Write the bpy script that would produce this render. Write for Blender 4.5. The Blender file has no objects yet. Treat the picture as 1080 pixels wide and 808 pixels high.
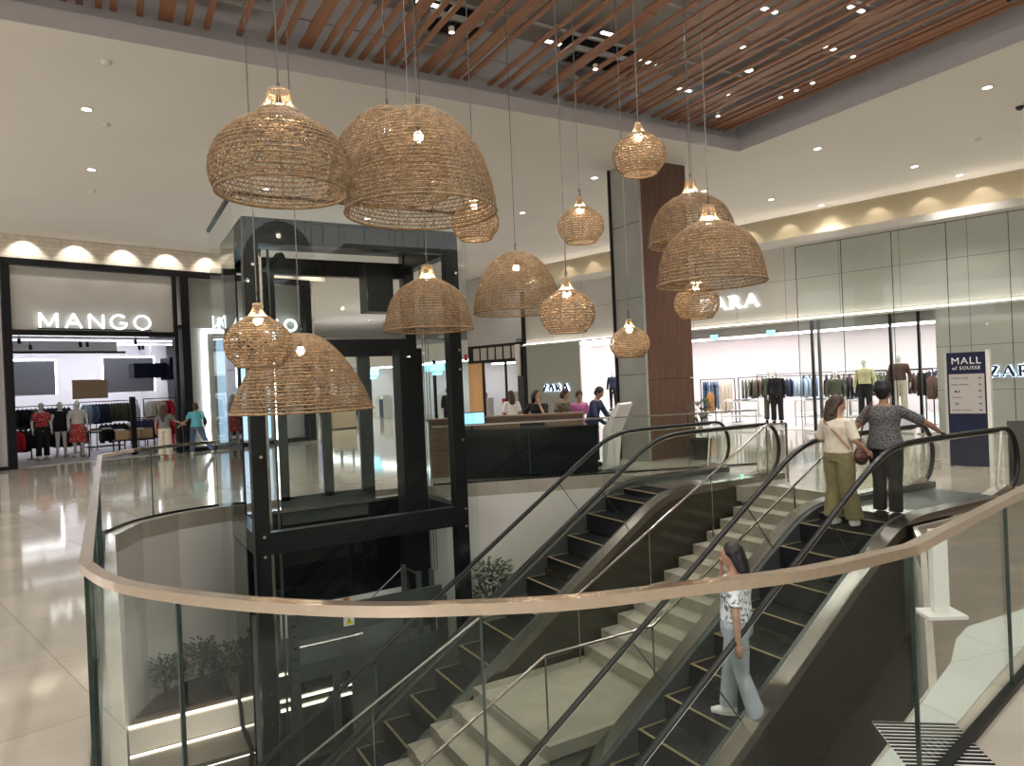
import bpy, math, random
from math import sin, cos, pi, radians, sqrt, atan2
from mathutils import Vector, Matrix
random.seed(7)
SC = bpy.context.scene
COL = SC.collection
VIEW = SC.view_settings
VIEW.view_transform = 'Standard'; VIEW.look = 'None'; VIEW.gamma = 1.0; VIEW.use_curve_mapping = False
VIEW.exposure = 0.68

# world frame: X = uphill direction of the escalators, Y = across them, Z up, upper floor z = 0
# the shops stand in a frame turned by 15 degrees: (u, v)
A15 = radians(15); C15 = cos(A15); S15 = sin(A15)
def W(u, v, z=0.0): return (u*C15 - v*S15, u*S15 + v*C15, z)
CEIL = 6.62
LOW = -4.9

# ------------------------------------------------------------------ materials
def mat(name, col=(.8, .8, .8), rough=.5, metal=0.0, emit=None, estr=0.0, spec=.5, noise=0.0, nscale=8.0, bump=0.0, coat=0.0, stretch=None):
    m = bpy.data.materials.new(name); m.use_nodes = True
    nt = m.node_tree; b = nt.nodes['Principled BSDF']
    b.inputs['Base Color'].default_value = (*col, 1); b.inputs['Roughness'].default_value = rough
    b.inputs['Metallic'].default_value = metal; b.inputs['Specular IOR Level'].default_value = spec
    b.inputs['Coat Weight'].default_value = coat
    if emit:
        b.inputs['Emission Color'].default_value = (*emit, 1); b.inputs['Emission Strength'].default_value = estr
    if noise or bump:
        tc = nt.nodes.new('ShaderNodeTexCoord'); mp = nt.nodes.new('ShaderNodeMapping')
        nz = nt.nodes.new('ShaderNodeTexNoise'); nz.inputs['Scale'].default_value = nscale; nz.inputs['Detail'].default_value = 5
        nt.links.new(tc.outputs['Object'], mp.inputs[0]); nt.links.new(mp.outputs[0], nz.inputs['Vector'])
        if stretch: mp.inputs['Scale'].default_value = stretch
        if noise:
            mr = nt.nodes.new('ShaderNodeMapRange'); mr.inputs['To Min'].default_value = 1-noise; mr.inputs['To Max'].default_value = 1+noise
            mr.inputs['From Min'].default_value = .3; mr.inputs['From Max'].default_value = .7
            nt.links.new(nz.outputs['Fac'], mr.inputs['Value'])
            mx = nt.nodes.new('ShaderNodeVectorMath'); mx.operation = 'SCALE'; mx.inputs[0].default_value = col
            nt.links.new(mr.outputs[0], mx.inputs['Scale']); nt.links.new(mx.outputs[0], b.inputs['Base Color'])
        if bump:
            bp = nt.nodes.new('ShaderNodeBump'); bp.inputs['Strength'].default_value = bump; bp.inputs['Distance'].default_value = .02
            nt.links.new(nz.outputs['Fac'], bp.inputs['Height']); nt.links.new(bp.outputs[0], b.inputs['Normal'])
    return m

def glass(name, tint=(.93, .97, .95), ior=1.45, base=0.0):
    m = bpy.data.materials.new(name); m.use_nodes = True
    nt = m.node_tree; nt.nodes.clear()
    out = nt.nodes.new('ShaderNodeOutputMaterial'); mx = nt.nodes.new('ShaderNodeMixShader')
    tr = nt.nodes.new('ShaderNodeBsdfTransparent'); tr.inputs[0].default_value = (*tint, 1)
    gl = nt.nodes.new('ShaderNodeBsdfGlossy'); gl.inputs['Roughness'].default_value = 0.0; gl.inputs['Color'].default_value = (.9, .95, .93, 1)
    fr = nt.nodes.new('ShaderNodeFresnel'); fr.inputs['IOR'].default_value = ior
    ge = nt.nodes.new('ShaderNodeNewGeometry')
    inv = nt.nodes.new('ShaderNodeMath'); inv.operation = 'SUBTRACT'; inv.inputs[0].default_value = 1
    mu = nt.nodes.new('ShaderNodeMath'); mu.operation = 'MULTIPLY'
    ad = nt.nodes.new('ShaderNodeMath'); ad.operation = 'ADD'; ad.inputs[1].default_value = base; ad.use_clamp = True
    nt.links.new(ge.outputs['Backfacing'], inv.inputs[1]); nt.links.new(fr.outputs[0], ad.inputs[0])
    nt.links.new(ad.outputs[0], mu.inputs[0]); nt.links.new(inv.outputs[0], mu.inputs[1])
    nt.links.new(mu.outputs[0], mx.inputs[0]); nt.links.new(tr.outputs[0], mx.inputs[1]); nt.links.new(gl.outputs[0], mx.inputs[2])
    nt.links.new(mx.outputs[0], out.inputs[0])
    return m

def tiles(name, c1, c2, mortar, bw, rh, rough, msize=.004, rot=0.0, noise=.12, offset=0.5, wall=False, nscale=1.2):
    m = bpy.data.materials.new(name); m.use_nodes = True
    nt = m.node_tree; b = nt.nodes['Principled BSDF']
    tc = nt.nodes.new('ShaderNodeTexCoord'); mp = nt.nodes.new('ShaderNodeMapping')
    mp.inputs['Rotation'].default_value = (0, 0, rot)
    br = nt.nodes.new('ShaderNodeTexBrick'); br.offset = offset
    br.inputs['Color1'].default_value = (*c1, 1); br.inputs['Color2'].default_value = (*c2, 1); br.inputs['Mortar'].default_value = (*mortar, 1)
    br.inputs['Scale'].default_value = 1.0; br.inputs['Mortar Size'].default_value = msize
    br.inputs['Brick Width'].default_value = bw; br.inputs['Row Height'].default_value = rh; br.inputs['Mortar Smooth'].default_value = .1
    nt.links.new(tc.outputs['Object'], mp.inputs[0])
    if wall:   # object x along the wall, z up
        sp = nt.nodes.new('ShaderNodeSeparateXYZ'); cb = nt.nodes.new('ShaderNodeCombineXYZ')
        nt.links.new(mp.outputs[0], sp.inputs[0]); ad = nt.nodes.new('ShaderNodeMath'); ad.operation = 'ADD'
        nt.links.new(sp.outputs['X'], ad.inputs[0]); nt.links.new(sp.outputs['Y'], ad.inputs[1])
        nt.links.new(ad.outputs[0], cb.inputs['X']); nt.links.new(sp.outputs['Z'], cb.inputs['Y'])
        nt.links.new(cb.outputs[0], br.inputs['Vector'])
    else:
        nt.links.new(mp.outputs[0], br.inputs['Vector'])
    nz = nt.nodes.new('ShaderNodeTexNoise'); nz.inputs['Scale'].default_value = nscale; nz.inputs['Detail'].default_value = 8
    nt.links.new(tc.outputs['Object'], nz.inputs['Vector'])
    mr = nt.nodes.new('ShaderNodeMapRange'); mr.inputs['From Min'].default_value = .3; mr.inputs['From Max'].default_value = .7
    mr.inputs['To Min'].default_value = 1-noise; mr.inputs['To Max'].default_value = 1+noise
    nt.links.new(nz.outputs['Fac'], mr.inputs['Value'])
    sc = nt.nodes.new('ShaderNodeVectorMath'); sc.operation = 'SCALE'
    nt.links.new(br.outputs['Color'], sc.inputs[0]); nt.links.new(mr.outputs[0], sc.inputs['Scale'])
    nt.links.new(sc.outputs[0], b.inputs['Base Color'])
    b.inputs['Roughness'].default_value = rough
    return m

def wood(name, c1, c2, rough=.45, axis='Y', scale=6.0):
    m = bpy.data.materials.new(name); m.use_nodes = True
    nt = m.node_tree; b = nt.nodes['Principled BSDF']
    tc = nt.nodes.new('ShaderNodeTexCoord'); mp = nt.nodes.new('ShaderNodeMapping')
    s = {'X': (.05, 1, 1), 'Y': (1, .05, 1), 'Z': (1, 1, .05)}[axis]
    mp.inputs['Scale'].default_value = tuple(k*scale for k in s)
    nz = nt.nodes.new('ShaderNodeTexNoise'); nz.inputs['Scale'].default_value = 3; nz.inputs['Detail'].default_value = 8; nz.inputs['Distortion'].default_value = .4
    cr = nt.nodes.new('ShaderNodeValToRGB')
    cr.color_ramp.elements[0].position = .35; cr.color_ramp.elements[0].color = (*c1, 1)
    cr.color_ramp.elements[1].position = .65; cr.color_ramp.elements[1].color = (*c2, 1)
    nt.links.new(tc.outputs['Object'], mp.inputs[0]); nt.links.new(mp.outputs[0], nz.inputs['Vector'])
    nt.links.new(nz.outputs['Fac'], cr.inputs[0]); nt.links.new(cr.outputs[0], b.inputs['Base Color'])
    b.inputs['Roughness'].default_value = rough
    return m

def pattern(name, c1, c2, scale=30.0, thr=.5, rough=.8):
    m = bpy.data.materials.new(name); m.use_nodes = True
    nt = m.node_tree; b = nt.nodes['Principled BSDF']
    tc = nt.nodes.new('ShaderNodeTexCoord'); nz = nt.nodes.new('ShaderNodeTexNoise'); nz.inputs['Scale'].default_value = scale; nz.inputs['Detail'].default_value = 2
    cr = nt.nodes.new('ShaderNodeValToRGB'); cr.color_ramp.elements[0].position = thr-.04; cr.color_ramp.elements[1].position = thr+.04
    cr.color_ramp.elements[0].color = (*c1, 1); cr.color_ramp.elements[1].color = (*c2, 1)
    nt.links.new(tc.outputs['Object'], nz.inputs['Vector']); nt.links.new(nz.outputs['Fac'], cr.inputs[0]); nt.links.new(cr.outputs[0], b.inputs['Base Color'])
    b.inputs['Roughness'].default_value = rough
    return m

def emis(name, col, s): return mat(name, (.8, .8, .8), .5, emit=col, estr=s)

M = {}
M['floor'] = tiles('polished_beige_tiles', (.40, .36, .30), (.36, .325, .27), (.22, .20, .17), 1.2, 1.2, .07, .003, rot=-A15, noise=.14, offset=0.0)
M['floorshop'] = mat('shop_floor', (.45, .43, .43), .25)
M['floorwood'] = tiles('brown_plank_tiles', (.11, .078, .05), (.07, .048, .03), (.03, .02, .015), 1.2, .2, .4, .003, rot=0.3, noise=.25, nscale=3)
M['floorwhite'] = tiles('pale_tiles', (.50, .52, .47), (.46, .48, .44), (.33, .33, .31), 1.1, 1.1, .25, .003, rot=0.2, noise=.05, offset=0)
M['floorlow'] = tiles('lower_floor_tiles', (.30, .27, .22), (.27, .245, .2), (.16, .14, .12), 1.2, .6, .2, .004, noise=.12)
M['ceiling'] = mat('ceiling_paint', (.81, .79, .75), .9, noise=.02, nscale=.5)
M['lip'] = mat('coffer_edge_paint', (.46, .45, .47), .8)
M['plenum'] = mat('dark_plenum', (.42, .40, .38), .95)
M['slat'] = wood('reddish_wood', (.28, .13, .07), (.38, .19, .11), .42, 'Y', 5)
M['rail_metal'] = mat('plenum_channel', (.42, .42, .40), .5)
M['black'] = mat('black_paint', (.006, .006, .007), .4, spec=.25)
M['blackgloss'] = mat('black_gloss', (.008, .009, .012), .08)
M['blacksteel'] = mat('lift_steel', (.007, .008, .009), .35, spec=.3)
M['greysteel'] = mat('grey_steel', (.075, .085, .08), .4, metal=.4, noise=.15)
M['stain'] = mat('brushed_stainless', (.56, .53, .49), .27, metal=1.0, noise=.06, nscale=40)
M['stainwarm'] = mat('handrail_stainless', (.66, .56, .46), .24, metal=1.0, noise=.06, nscale=30)
M['decksteel'] = mat('deck_stainless', (.30, .28, .25), .26, metal=1.0, noise=.06, nscale=40)
M['rubber'] = mat('black_rubber', (.005, .005, .005), .4, spec=.35)
M['step'] = mat('escalator_step', (.006, .007, .009), .55, spec=.25)
M['yellow'] = mat('demarcation_line', (.20, .15, .07), .6)
M['olive'] = mat('olive_cladding', (.028, .025, .018), .22, noise=.08, nscale=2)
M['glass'] = glass('clear_glass', (.955, .98, .968), ior=1.33)
M['glassd'] = glass('dark_balustrade_glass', (.91, .925, .905), base=.0, ior=1.36)
M['glassl'] = glass('lift_glass', (.96, .98, .975), base=.0, ior=1.3)
M['edge'] = mat('glass_edge', (.025, .04, .035), .2)
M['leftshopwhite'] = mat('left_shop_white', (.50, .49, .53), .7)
M['white'] = mat('white_paint', (.70, .68, .64), .7)
M['wellwall'] = mat('void_wall_paint', (.62, .59, .54), .75)
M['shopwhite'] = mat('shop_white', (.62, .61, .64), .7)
M['panel'] = mat('facade_panel_grey', (.42, .41, .39), .35, noise=.04, nscale=2)
M['stoneband'] = tiles('ivory_stone', (.72, .66, .58), (.67, .60, .52), (.45, .40, .34), .55, .12, .6, .006, noise=.12, wall=True, nscale=5)
M['stonewall'] = tiles('pale_stone_panels', (.53, .51, .465), (.51, .49, .445), (.20, .19, .17), 1.6, 1.15, .4, .008, noise=.06, wall=True, offset=0)
M['gold'] = pattern('gold_mesh_paper', (.27, .22, .14), (.38, .32, .22), 60, .5, .6)
M['stone'] = mat('column_stone', (.30, .30, .265), .45, noise=.08, nscale=2.5)
M['colwood'] = wood('column_veneer', (.085, .043, .030), (.125, .066, .046), .38, 'Z', 9)
M['stair'] = mat('stair_stone', (.30, .275, .22), .45, noise=.12, nscale=4)
M['rattan'] = mat('rattan', (.25, .162, .085), .7, noise=.45, nscale=18)
M['rattanlite'] = mat('rattan_pale', (.33, .23, .13), .6)
M['wire'] = mat('steel_wire', (.16, .15, .14), .4, metal=.6)
M['bulb'] = emis('bulb_glow', (1, .86, .66), 120)
M['down'] = emis('downlight_glow', (1, .96, .9), 7)
M['sign'] = emis('sign_white', (.92, .98, 1), 1.35)
M['signhalo'] = emis('sign_backlight', (.55, .75, 1), 2.6)
M['cyan'] = emis('cyan_sign', (.12, .75, 1), 2.2)
M['strip'] = emis('led_strip', (1, .92, .80), 4)
M['stripw'] = emis('led_strip_white', (.97, .97, 1), 7)
M['shoplight'] = emis('shop_ceiling_light', (1, .98, .96), 6)
M['shoplightm'] = emis('shop_ceiling_light_cool', (.96, .97, 1), 1.7)
M['stripdim'] = emis('bench_led', (1, .88, .70), 1.8)
M['screen'] = emis('screen_blue', (.10, .42, .75), 1.3)
M['poster'] = emis('light_box_blue', (.30, .52, .78), .9)
M['frosted'] = mat('frosted_board', (.42, .45, .52), .5)
M['tan'] = mat('tan_board', (.45, .30, .18), .6)
M['skin'] = mat('skin', (.40, .23, .155), .5)
M['skin2'] = mat('skin_tan', (.30, .16, .10), .5)
M['hairblack'] = mat('hair_black', (.006, .005, .005), .55)
M['hairbrown'] = mat('hair_brown', (.045, .022, .012), .6, noise=.35, nscale=25, stretch=(1, 1, .2))
M['mannequin'] = mat('mannequin_white', (.74, .72, .68), .4)
M['leaf'] = mat('leaf', (.035, .065, .028), .5)
M['soil'] = mat('soil', (.05, .035, .025), .9)
M['trunk'] = mat('bark', (.10, .07, .05), .8)
M['navy'] = mat('navy_sign', (.006, .009, .034), .5, spec=.3)
M['signgrey'] = mat('sign_face_grey', (.40, .38, .35), .5)
M['textwhite'] = mat('letter_white', (.75, .75, .75), .5)
M['textdark'] = mat('letter_dark', (.05, .05, .06), .5)
M['kiosk'] = mat('kiosk_front', (.006, .007, .010), .2, spec=.35)
M['deskwood'] = wood('desk_wood', (.13, .075, .04), (.20, .125, .07), .4, 'X', 5)
M['orangewood'] = wood('shop_wood', (.50, .27, .11), (.60, .34, .15), .5, 'X', 3)
M['redpost'] = mat('red_paint', (.6, .03, .03), .4)
M['orange'] = mat('orange_paint', (.55, .14, .04), .5)
M['warn'] = mat('warning_yellow', (.75, .62, .03), .5)

def fab(name, c, n=.12): return mat('fabric_'+name, c, .85, noise=n, nscale=14)
FC = {'white': (.68, .66, .62), 'black': (.007, .007, .009), 'navy': (.02, .03, .075), 'red': (.55, .02, .03), 'olive': (.075, .085, .05),
      'blue': (.10, .17, .30), 'grey': (.17, .17, .17), 'tan': (.36, .17, .045), 'cream': (.62, .54, .42), 'brown': (.10, .05, .035), 'paleblue': (.42, .52, .62),
      'pink': (.55, .18, .40), 'denim': (.08, .13, .22), 'khaki': (.17, .145, .065), 'beige': (.60, .54, .44), 'yellow': (.66, .62, .36), 'turq': (.12, .45, .52)}
F = {k: fab(k, v) for k, v in FC.items()}
F['floral'] = pattern('fabric_floral', (.70, .70, .70), (.10, .14, .20), 26, .54)
F['redprint'] = pattern('fabric_red_print', (.50, .02, .03), (.65, .5, .45), 28, .6)
F['weave'] = pattern('fabric_grey_weave', (.035, .035, .037), (.14, .14, .14), 60, .5)
F['jeans'] = mat('fabric_pale_jeans', (.33, .36, .39), .85, noise=.15, nscale=9)
F['camel'] = pattern('fabric_olive_print', (.20, .17, .10), (.07, .06, .04), 20, .5)

# ------------------------------------------------------------------ mesh builder
class MB:
    def __init__(s): s.v = []; s.f = []
    def add(s, vs, fs):
        o = len(s.v); s.v += [tuple(p) for p in vs]; s.f += [tuple(i+o for i in f) for f in fs]; return s
    def box(s, x0, x1, y0, y1, z0, z1):
        return s.add([(x0, y0, z0), (x1, y0, z0), (x1, y1, z0), (x0, y1, z0), (x0, y0, z1), (x1, y0, z1), (x1, y1, z1), (x0, y1, z1)],
                     [(0, 3, 2, 1), (4, 5, 6, 7), (0, 1, 5, 4), (1, 2, 6, 5), (2, 3, 7, 6), (3, 0, 4, 7)])
    def cbox(s, c, d): return s.box(c[0]-d[0]/2, c[0]+d[0]/2, c[1]-d[1]/2, c[1]+d[1]/2, c[2]-d[2]/2, c[2]+d[2]/2)
    def bar(s, a, b, w, h, up=(0, 0, 1)):
        a = Vector(a); b = Vector(b); d = (b-a).normalized(); up = Vector(up)
        if abs(d.dot(up)) > .99: up = Vector((1, 0, 0))
        r = d.cross(up).normalized()*w/2; u = r.cross(d).normalized()*h/2
        return s.add([a-r-u, a+r-u, a+r+u, a-r+u, b-r-u, b+r-u, b+r+u, b-r+u],
                     [(0, 1, 2, 3), (7, 6, 5, 4), (4, 5, 1, 0), (5, 6, 2, 1), (6, 7, 3, 2), (7, 4, 0, 3)])
    def prism(s, pts, z0, z1):      # pts CCW in plan
        n = len(pts)
        return s.add([(p[0], p[1], z0) for p in pts]+[(p[0], p[1], z1) for p in pts],
                     [tuple(range(n-1, -1, -1)), tuple(range(n, 2*n))]+[(i, (i+1) % n, (i+1) % n+n, i+n) for i in range(n)])
    def extrude(s, pts, y0, y1):    # pts (x,z) profile extruded along y
        n = len(pts)
        return s.add([(p[0], y0, p[1]) for p in pts]+[(p[0], y1, p[1]) for p in pts],
                     [tuple(range(n)), tuple(range(2*n-1, n-1, -1))]+[(i, i+n, (i+1) % n+n, (i+1) % n) for i in range(n)])
    def tube(s, pts, r, n=8, caps=True, closed=False, ry=None, side=None):
        pts = [Vector(p) for p in pts]; m = len(pts)
        rs = r if isinstance(r, (list, tuple)) else [r]*m
        rys = (ry if isinstance(ry, (list, tuple)) else [ry]*m) if ry is not None else rs
        o = len(s.v); ref = None
        for i, p in enumerate(pts):
            a = pts[(i-1) % m] if (closed or i > 0) else p
            b = pts[(i+1) % m] if (closed or i < m-1) else p
            d = (b-a).normalized()
            if side is not None: x = (Vector(side) - d*Vector(side).dot(d)).normalized()
            elif ref is None:
                x = d.cross(Vector((0, 0, 1)))
                if x.length < .05: x = d.cross(Vector((0, 1, 0)))
                x.normalize()
            else: x = (ref - d*ref.dot(d)).normalized()
            ref = x; y = d.cross(x)
            for k in range(n):
                t = 2*pi*k/n
                s.v.append(tuple(p + x*cos(t)*rs[i] + y*sin(t)*rys[i]))
        for i in range(m if closed else m-1):
            j = (i+1) % m
            for k in range(n):
                l = (k+1) % n
                s.f.append((o+i*n+k, o+i*n+l, o+j*n+l, o+j*n+k))
        if caps and not closed:
            s.f.append(tuple(o+k for k in range(n-1, -1, -1))); s.f.append(tuple(o+(m-1)*n+k for k in range(n)))
        return s
    def ell(s, c, r, n=12, m=8, rot=None):
        o = len(s.v); c = Vector(c)
        R = rot or Matrix.Identity(3)
        s.v.append(tuple(c+R@Vector((0, 0, -r[2]))))
        for i in range(1, m):
            a = -pi/2+pi*i/m
            for k in range(n):
                t = 2*pi*k/n
                s.v.append(tuple(c+R@Vector((cos(t)*cos(a)*r[0], sin(t)*cos(a)*r[1], sin(a)*r[2]))))
        s.v.append(tuple(c+R@Vector((0, 0, r[2]))))
        for k in range(n): s.f.append((o, o+1+(k+1) % n, o+1+k))
        for i in range(m-2):
            for k in range(n):
                l = (k+1) % n
                s.f.append((o+1+i*n+k, o+1+i*n+l, o+1+(i+1)*n+l, o+1+(i+1)*n+k))
        e = len(s.v)-1; q = o+1+(m-2)*n
        for k in range(n): s.f.append((q+k, q+(k+1) % n, e))
        return s
    def lathe(s, prof, c=(0, 0), n=24):   # prof (r,z)
        o = len(s.v)
        for r, z in prof:
            for k in range(n): s.v.append((c[0]+r*cos(2*pi*k/n), c[1]+r*sin(2*pi*k/n), z))
        for i in range(len(prof)-1):
            for k in range(n):
                l = (k+1) % n; s.f.append((o+i*n+k, o+i*n+l, o+(i+1)*n+l, o+(i+1)*n+k))
        s.f.append(tuple(o+k for k in range(n-1, -1, -1))); s.f.append(tuple(o+(len(prof)-1)*n+k for k in range(n)))
        return s
    def sweep(s, path, w, z0, z1, closed=False):   # vertical ribbon wall of width w following a plan path
        n = len(path); L = []; R = []
        for i, p in enumerate(path):
            a = path[i-1] if (i > 0 or closed) else p; b = path[(i+1) % n] if (i < n-1 or closed) else p
            d = Vector((b[0]-a[0], b[1]-a[1])).normalized(); nx = Vector((-d.y, d.x))*w/2
            L.append((p[0]+nx.x, p[1]+nx.y)); R.append((p[0]-nx.x, p[1]-nx.y))
        o = len(s.v)
        for i in range(n):
            s.v += [(*L[i], z0), (*R[i], z0), (*R[i], z1), (*L[i], z1)]
        for i in range(n if closed else n-1):
            a = o+4*i; b = o+4*((i+1) % n)
            s.f += [(a, a+1, b+1, b), (a+1, a+2, b+2, b+1), (a+2, a+3, b+3, b+2), (a+3, a, b, b+3)]
        if not closed: s.f += [(o, o+3, o+2, o+1), (o+4*(n-1), o+4*(n-1)+1, o+4*(n-1)+2, o+4*(n-1)+3)]
        return s
    def xf(s, mtx):
        s.v = [tuple(mtx @ Vector(p)) for p in s.v]; return s
    def mesh(s, name, m, smooth=False):
        me = bpy.data.meshes.new(name); me.from_pydata(s.v, [], s.f); me.materials.append(m)
        if smooth: me.shade_smooth()
        me.update(); return me
    def obj(s, name, m, parent=None, smooth=False, loc=None, rz=0):
        o = bpy.data.objects.new(name, s.mesh(name, m, smooth)); COL.objects.link(o)
        if loc: o.location = loc
        o.rotation_euler.z = rz
        if parent: o.parent = parent
        return o

def thing(name, label, cat, loc=(0, 0, 0), rz=0, group=None):
    o = bpy.data.objects.new(name, None); COL.objects.link(o); o.empty_display_size = .1
    o.location = loc; o.rotation_euler.z = rz
    o['label'] = label; o['category'] = cat
    if group: o['group'] = group
    return o
def tag(o, label, cat, group=None, kind=None):
    o['label'] = label; o['category'] = cat
    if group: o['group'] = group
    if kind: o['kind'] = kind
    return o
def struct(name, mb, m, smooth=False, rz=0, loc=None):
    o = mb.obj(name, m, None, smooth, loc, rz); o['kind'] = 'structure'; return o
def dup(o, loc=None, rz=None, label=None, group=None, parent=None):
    c = o.copy(); COL.objects.link(c)
    if parent: c.parent = parent
    for ch in list(o.children): dup(ch, parent=c)
    if loc is not None: c.location = loc
    if rz is not None: c.rotation_euler.z = rz
    if label: c['label'] = label
    if group: c['group'] = group
    return c
def remesh(mb, name, m, voxel, parent=None, sm=2):
    me = mb.mesh(name, m); o = bpy.data.objects.new(name, me); COL.objects.link(o)
    r = o.modifiers.new('r', 'REMESH'); r.mode = 'VOXEL'; r.voxel_size = voxel; r.use_smooth_shade = True
    if sm: k = o.modifiers.new('s', 'SMOOTH'); k.iterations = sm; k.factor = .5
    dg = bpy.context.evaluated_depsgraph_get(); dg.update()
    nm = bpy.data.meshes.new_from_object(o.evaluated_get(dg))
    o.modifiers.clear(); o.data = nm; nm.shade_smooth()
    if not nm.materials: nm.materials.append(m)
    if parent: o.parent = parent
    return o

# ------------------------------------------------------------------ camera
cam = bpy.data.cameras.new('camera'); co = bpy.data.objects.new('camera', cam); COL.objects.link(co)
cam.sensor_width = 36; cam.lens = 740/1080*36; cam.clip_start = .05; cam.clip_end = 300
co.location = (0, 0, 1.88)
fwd = Vector((.5, .8660254, -2/740)).normalized()
rt = Vector((.8660254, -.5, 0)).normalized(); up = rt.cross(fwd).normalized()
TH = radians(2.45)
r2 = rt*cos(TH) - up*sin(TH); u2 = rt*sin(TH) + up*cos(TH)
mw = Matrix((r2, u2, -fwd)).transposed().to_4x4(); mw.translation = co.location
co.matrix_world = mw
SC.camera = co
# ================================================================== SETTING
VOID = [(.02, 11.1), (.02, 4.0), (.22, 3.5), (.5, 3.05), (.9, 2.65), (1.25, 2.42), (1.6, 2.25), (2.0, 2.13), (2.5, 2.05), (3.05, 2.05), (4.06, 2.35),
        (7.2, 4.2), (8.0, 4.74), (8.9, 4.74), (8.9, 6.3), (9.32, 6.3), (9.32, 7.95), (8.9, 7.95), (8.9, 9.72), (8.31, 10.9), (5.84, 11.8),
        (4.6, 12.25), (3.1, 12.6), (1.67, 12.55), (.9, 12.32), (.38, 11.94)]
def holed(name, outer, hole, z, m, thick):
    import bmesh
    bm = bmesh.new()
    for zz in (z, z-thick):
        es = []
        for loop in (outer, hole):
            vs = [bm.verts.new((p[0], p[1], zz)) for p in loop]
            es += [bm.edges.new((vs[i], vs[(i+1) % len(vs)])) for i in range(len(vs))]
        bmesh.ops.triangle_fill(bm, use_beauty=True, edges=es)
    n = len(hole)
    bm.verts.ensure_lookup_table()
    k = len(outer); tot = k+n
    for i in range(n):
        a, b = k+i, k+(i+1) % n
        bm.faces.new([bm.verts[a], bm.verts[b], bm.verts[tot+b], bm.verts[tot+a]])
    bmesh.ops.recalc_face_normals(bm, faces=bm.faces)
    me = bpy.data.meshes.new(name); bm.to_mesh(me); me.materials.append(m)
    o = bpy.data.objects.new(name, me); COL.objects.link(o); o['kind'] = 'structure'; return o
holed('floor', [(-40, -16), (80, -16), (80, 90), (-40, 90)], VOID, 0, M['floor'], .25)
b = MB(); b.prism([(3.12, 1.98), (4.2, 2.25), (6.0, 2.66), (9.5, 3.5), (12, 4.1), (11, 4.7), (8.0, 4.68), (7.2, 4.14), (4.1, 2.32)], 0.0, .004)
struct('floor_brown', b, M['floorwood'])
b = MB(); b.prism([(3.08, 1.88), (4.4, 2.18), (5.9, 2.5), (6.6, 2.66), (5.77, 2.68), (5.2, 2.72), (4.9, 2.64), (4.5, 2.46), (4.06, 2.33), (3.5, 2.15), (3.05, 2.03)], 0.002, .008)
struct('floor_pale', b, M['floorwhite'])
b = MB(); b.box(-14, 30, -10, 30, LOW-.2, LOW); struct('floor_lower', b, M['floorlow'])
# walls of the void
b = MB(); b.sweep([(8.93, 9.76), (8.33, 10.93), (5.85, 11.84), (4.6, 12.29), (3.1, 12.64), (1.66, 12.59), (.88, 12.36), (.35, 11.97), (-.02, 11.1), (-.02, 9.9)], .08, LOW, -.25)
struct('wall_void_far', b, M['wellwall'])
b = MB(); b.sweep([(-.02, 9.9), (-.02, 4.0), (.18, 3.48), (.47, 3.02), (.87, 2.62), (1.22, 2.38), (1.58, 2.2), (2.0, 2.08), (2.5, 2.0), (3.06, 2.0)], .08, -1.3, -.25)
struct('wall_void_near', b, M['wellwall'])
b = MB(); b.sweep([(3.06, 2.0), (4.08, 2.3), (7.22, 4.15), (8.0, 4.7)], .08, LOW, -.25); b.box(9.7, 9.8, 4.0, 10.5, LOW, -.25)
struct('wall_void_right', b, M['wellwall'])
b = MB(); b.box(-14, 30, 24, 24.1, LOW, -.25); b.box(-14.1, -14, -10, 24, LOW, -.25); b.box(-14, 30, -10.1, -10, LOW, -.25)
struct('wall_lower_level', b, M['wellwall'])

b = MB(); b.box(-16, 40, -14.2, -14, 0, CEIL); b.box(-16.2, -16, -14, 40, 0, 4.5); b.box(38, 38.2, -14, 4, 0, CEIL)  # unseen walls added to block level world light and tone down glass reflections
struct('wall_light_blocker', b, mat('light_blocker_paint', (.36, .33, .29), .7))
# ceiling with coffer
X1, Y1 = 12.0, 10.58
b = MB(); b.box(X1, 80, -3, 90, CEIL, CEIL+.06); b.box(-7, X1, Y1, 90, CEIL, CEIL+.06); b.box(7, 40, -14, -3, CEIL, CEIL+.06)  # last box: unseen rear roof added to darken the floor behind
struct('ceiling', b, M['ceiling'])
b = MB(); b.box(-9, X1, Y1-.02, Y1, CEIL-.0, CEIL+.25); b.box(X1-.02, X1, -3, Y1, CEIL, CEIL+.25)
b.box(-9, X1+.35, Y1+.30, Y1+.34, CEIL+.25, 8.1); b.box(X1+.30, X1+.34, -3, Y1+.3, CEIL+.25, 8.1)
b.box(-9, X1+.3, Y1, Y1+.3, CEIL+.22, CEIL+.25); b.box(X1, X1+.3, -3, Y1, CEIL+.22, CEIL+.25); b.box(-9.05, -9, -3, Y1+.3, CEIL, 8.1)
struct('ceiling_coffer_edge', b, M['lip'])
b = MB(); b.box(-9.1, X1+.4, -3, Y1+.4, 8.1, 8.2); struct('ceiling_plenum', b, M['plenum'])
# long channels above the slats
i = 0
for y in (10.2, 8.9, 7.6, 6.3, 5.0, 3.7, 2.4):
    b = MB(); b.box(-8.9, X1-.1, y-.02, y+.02, 7.24, 7.28)
    tag(b.obj('ceiling_channel', M['rail_metal']), 'slim grey metal channel crossing above the wooden ceiling slats', 'channel', 'metal channels above the ceiling slats')
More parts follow.
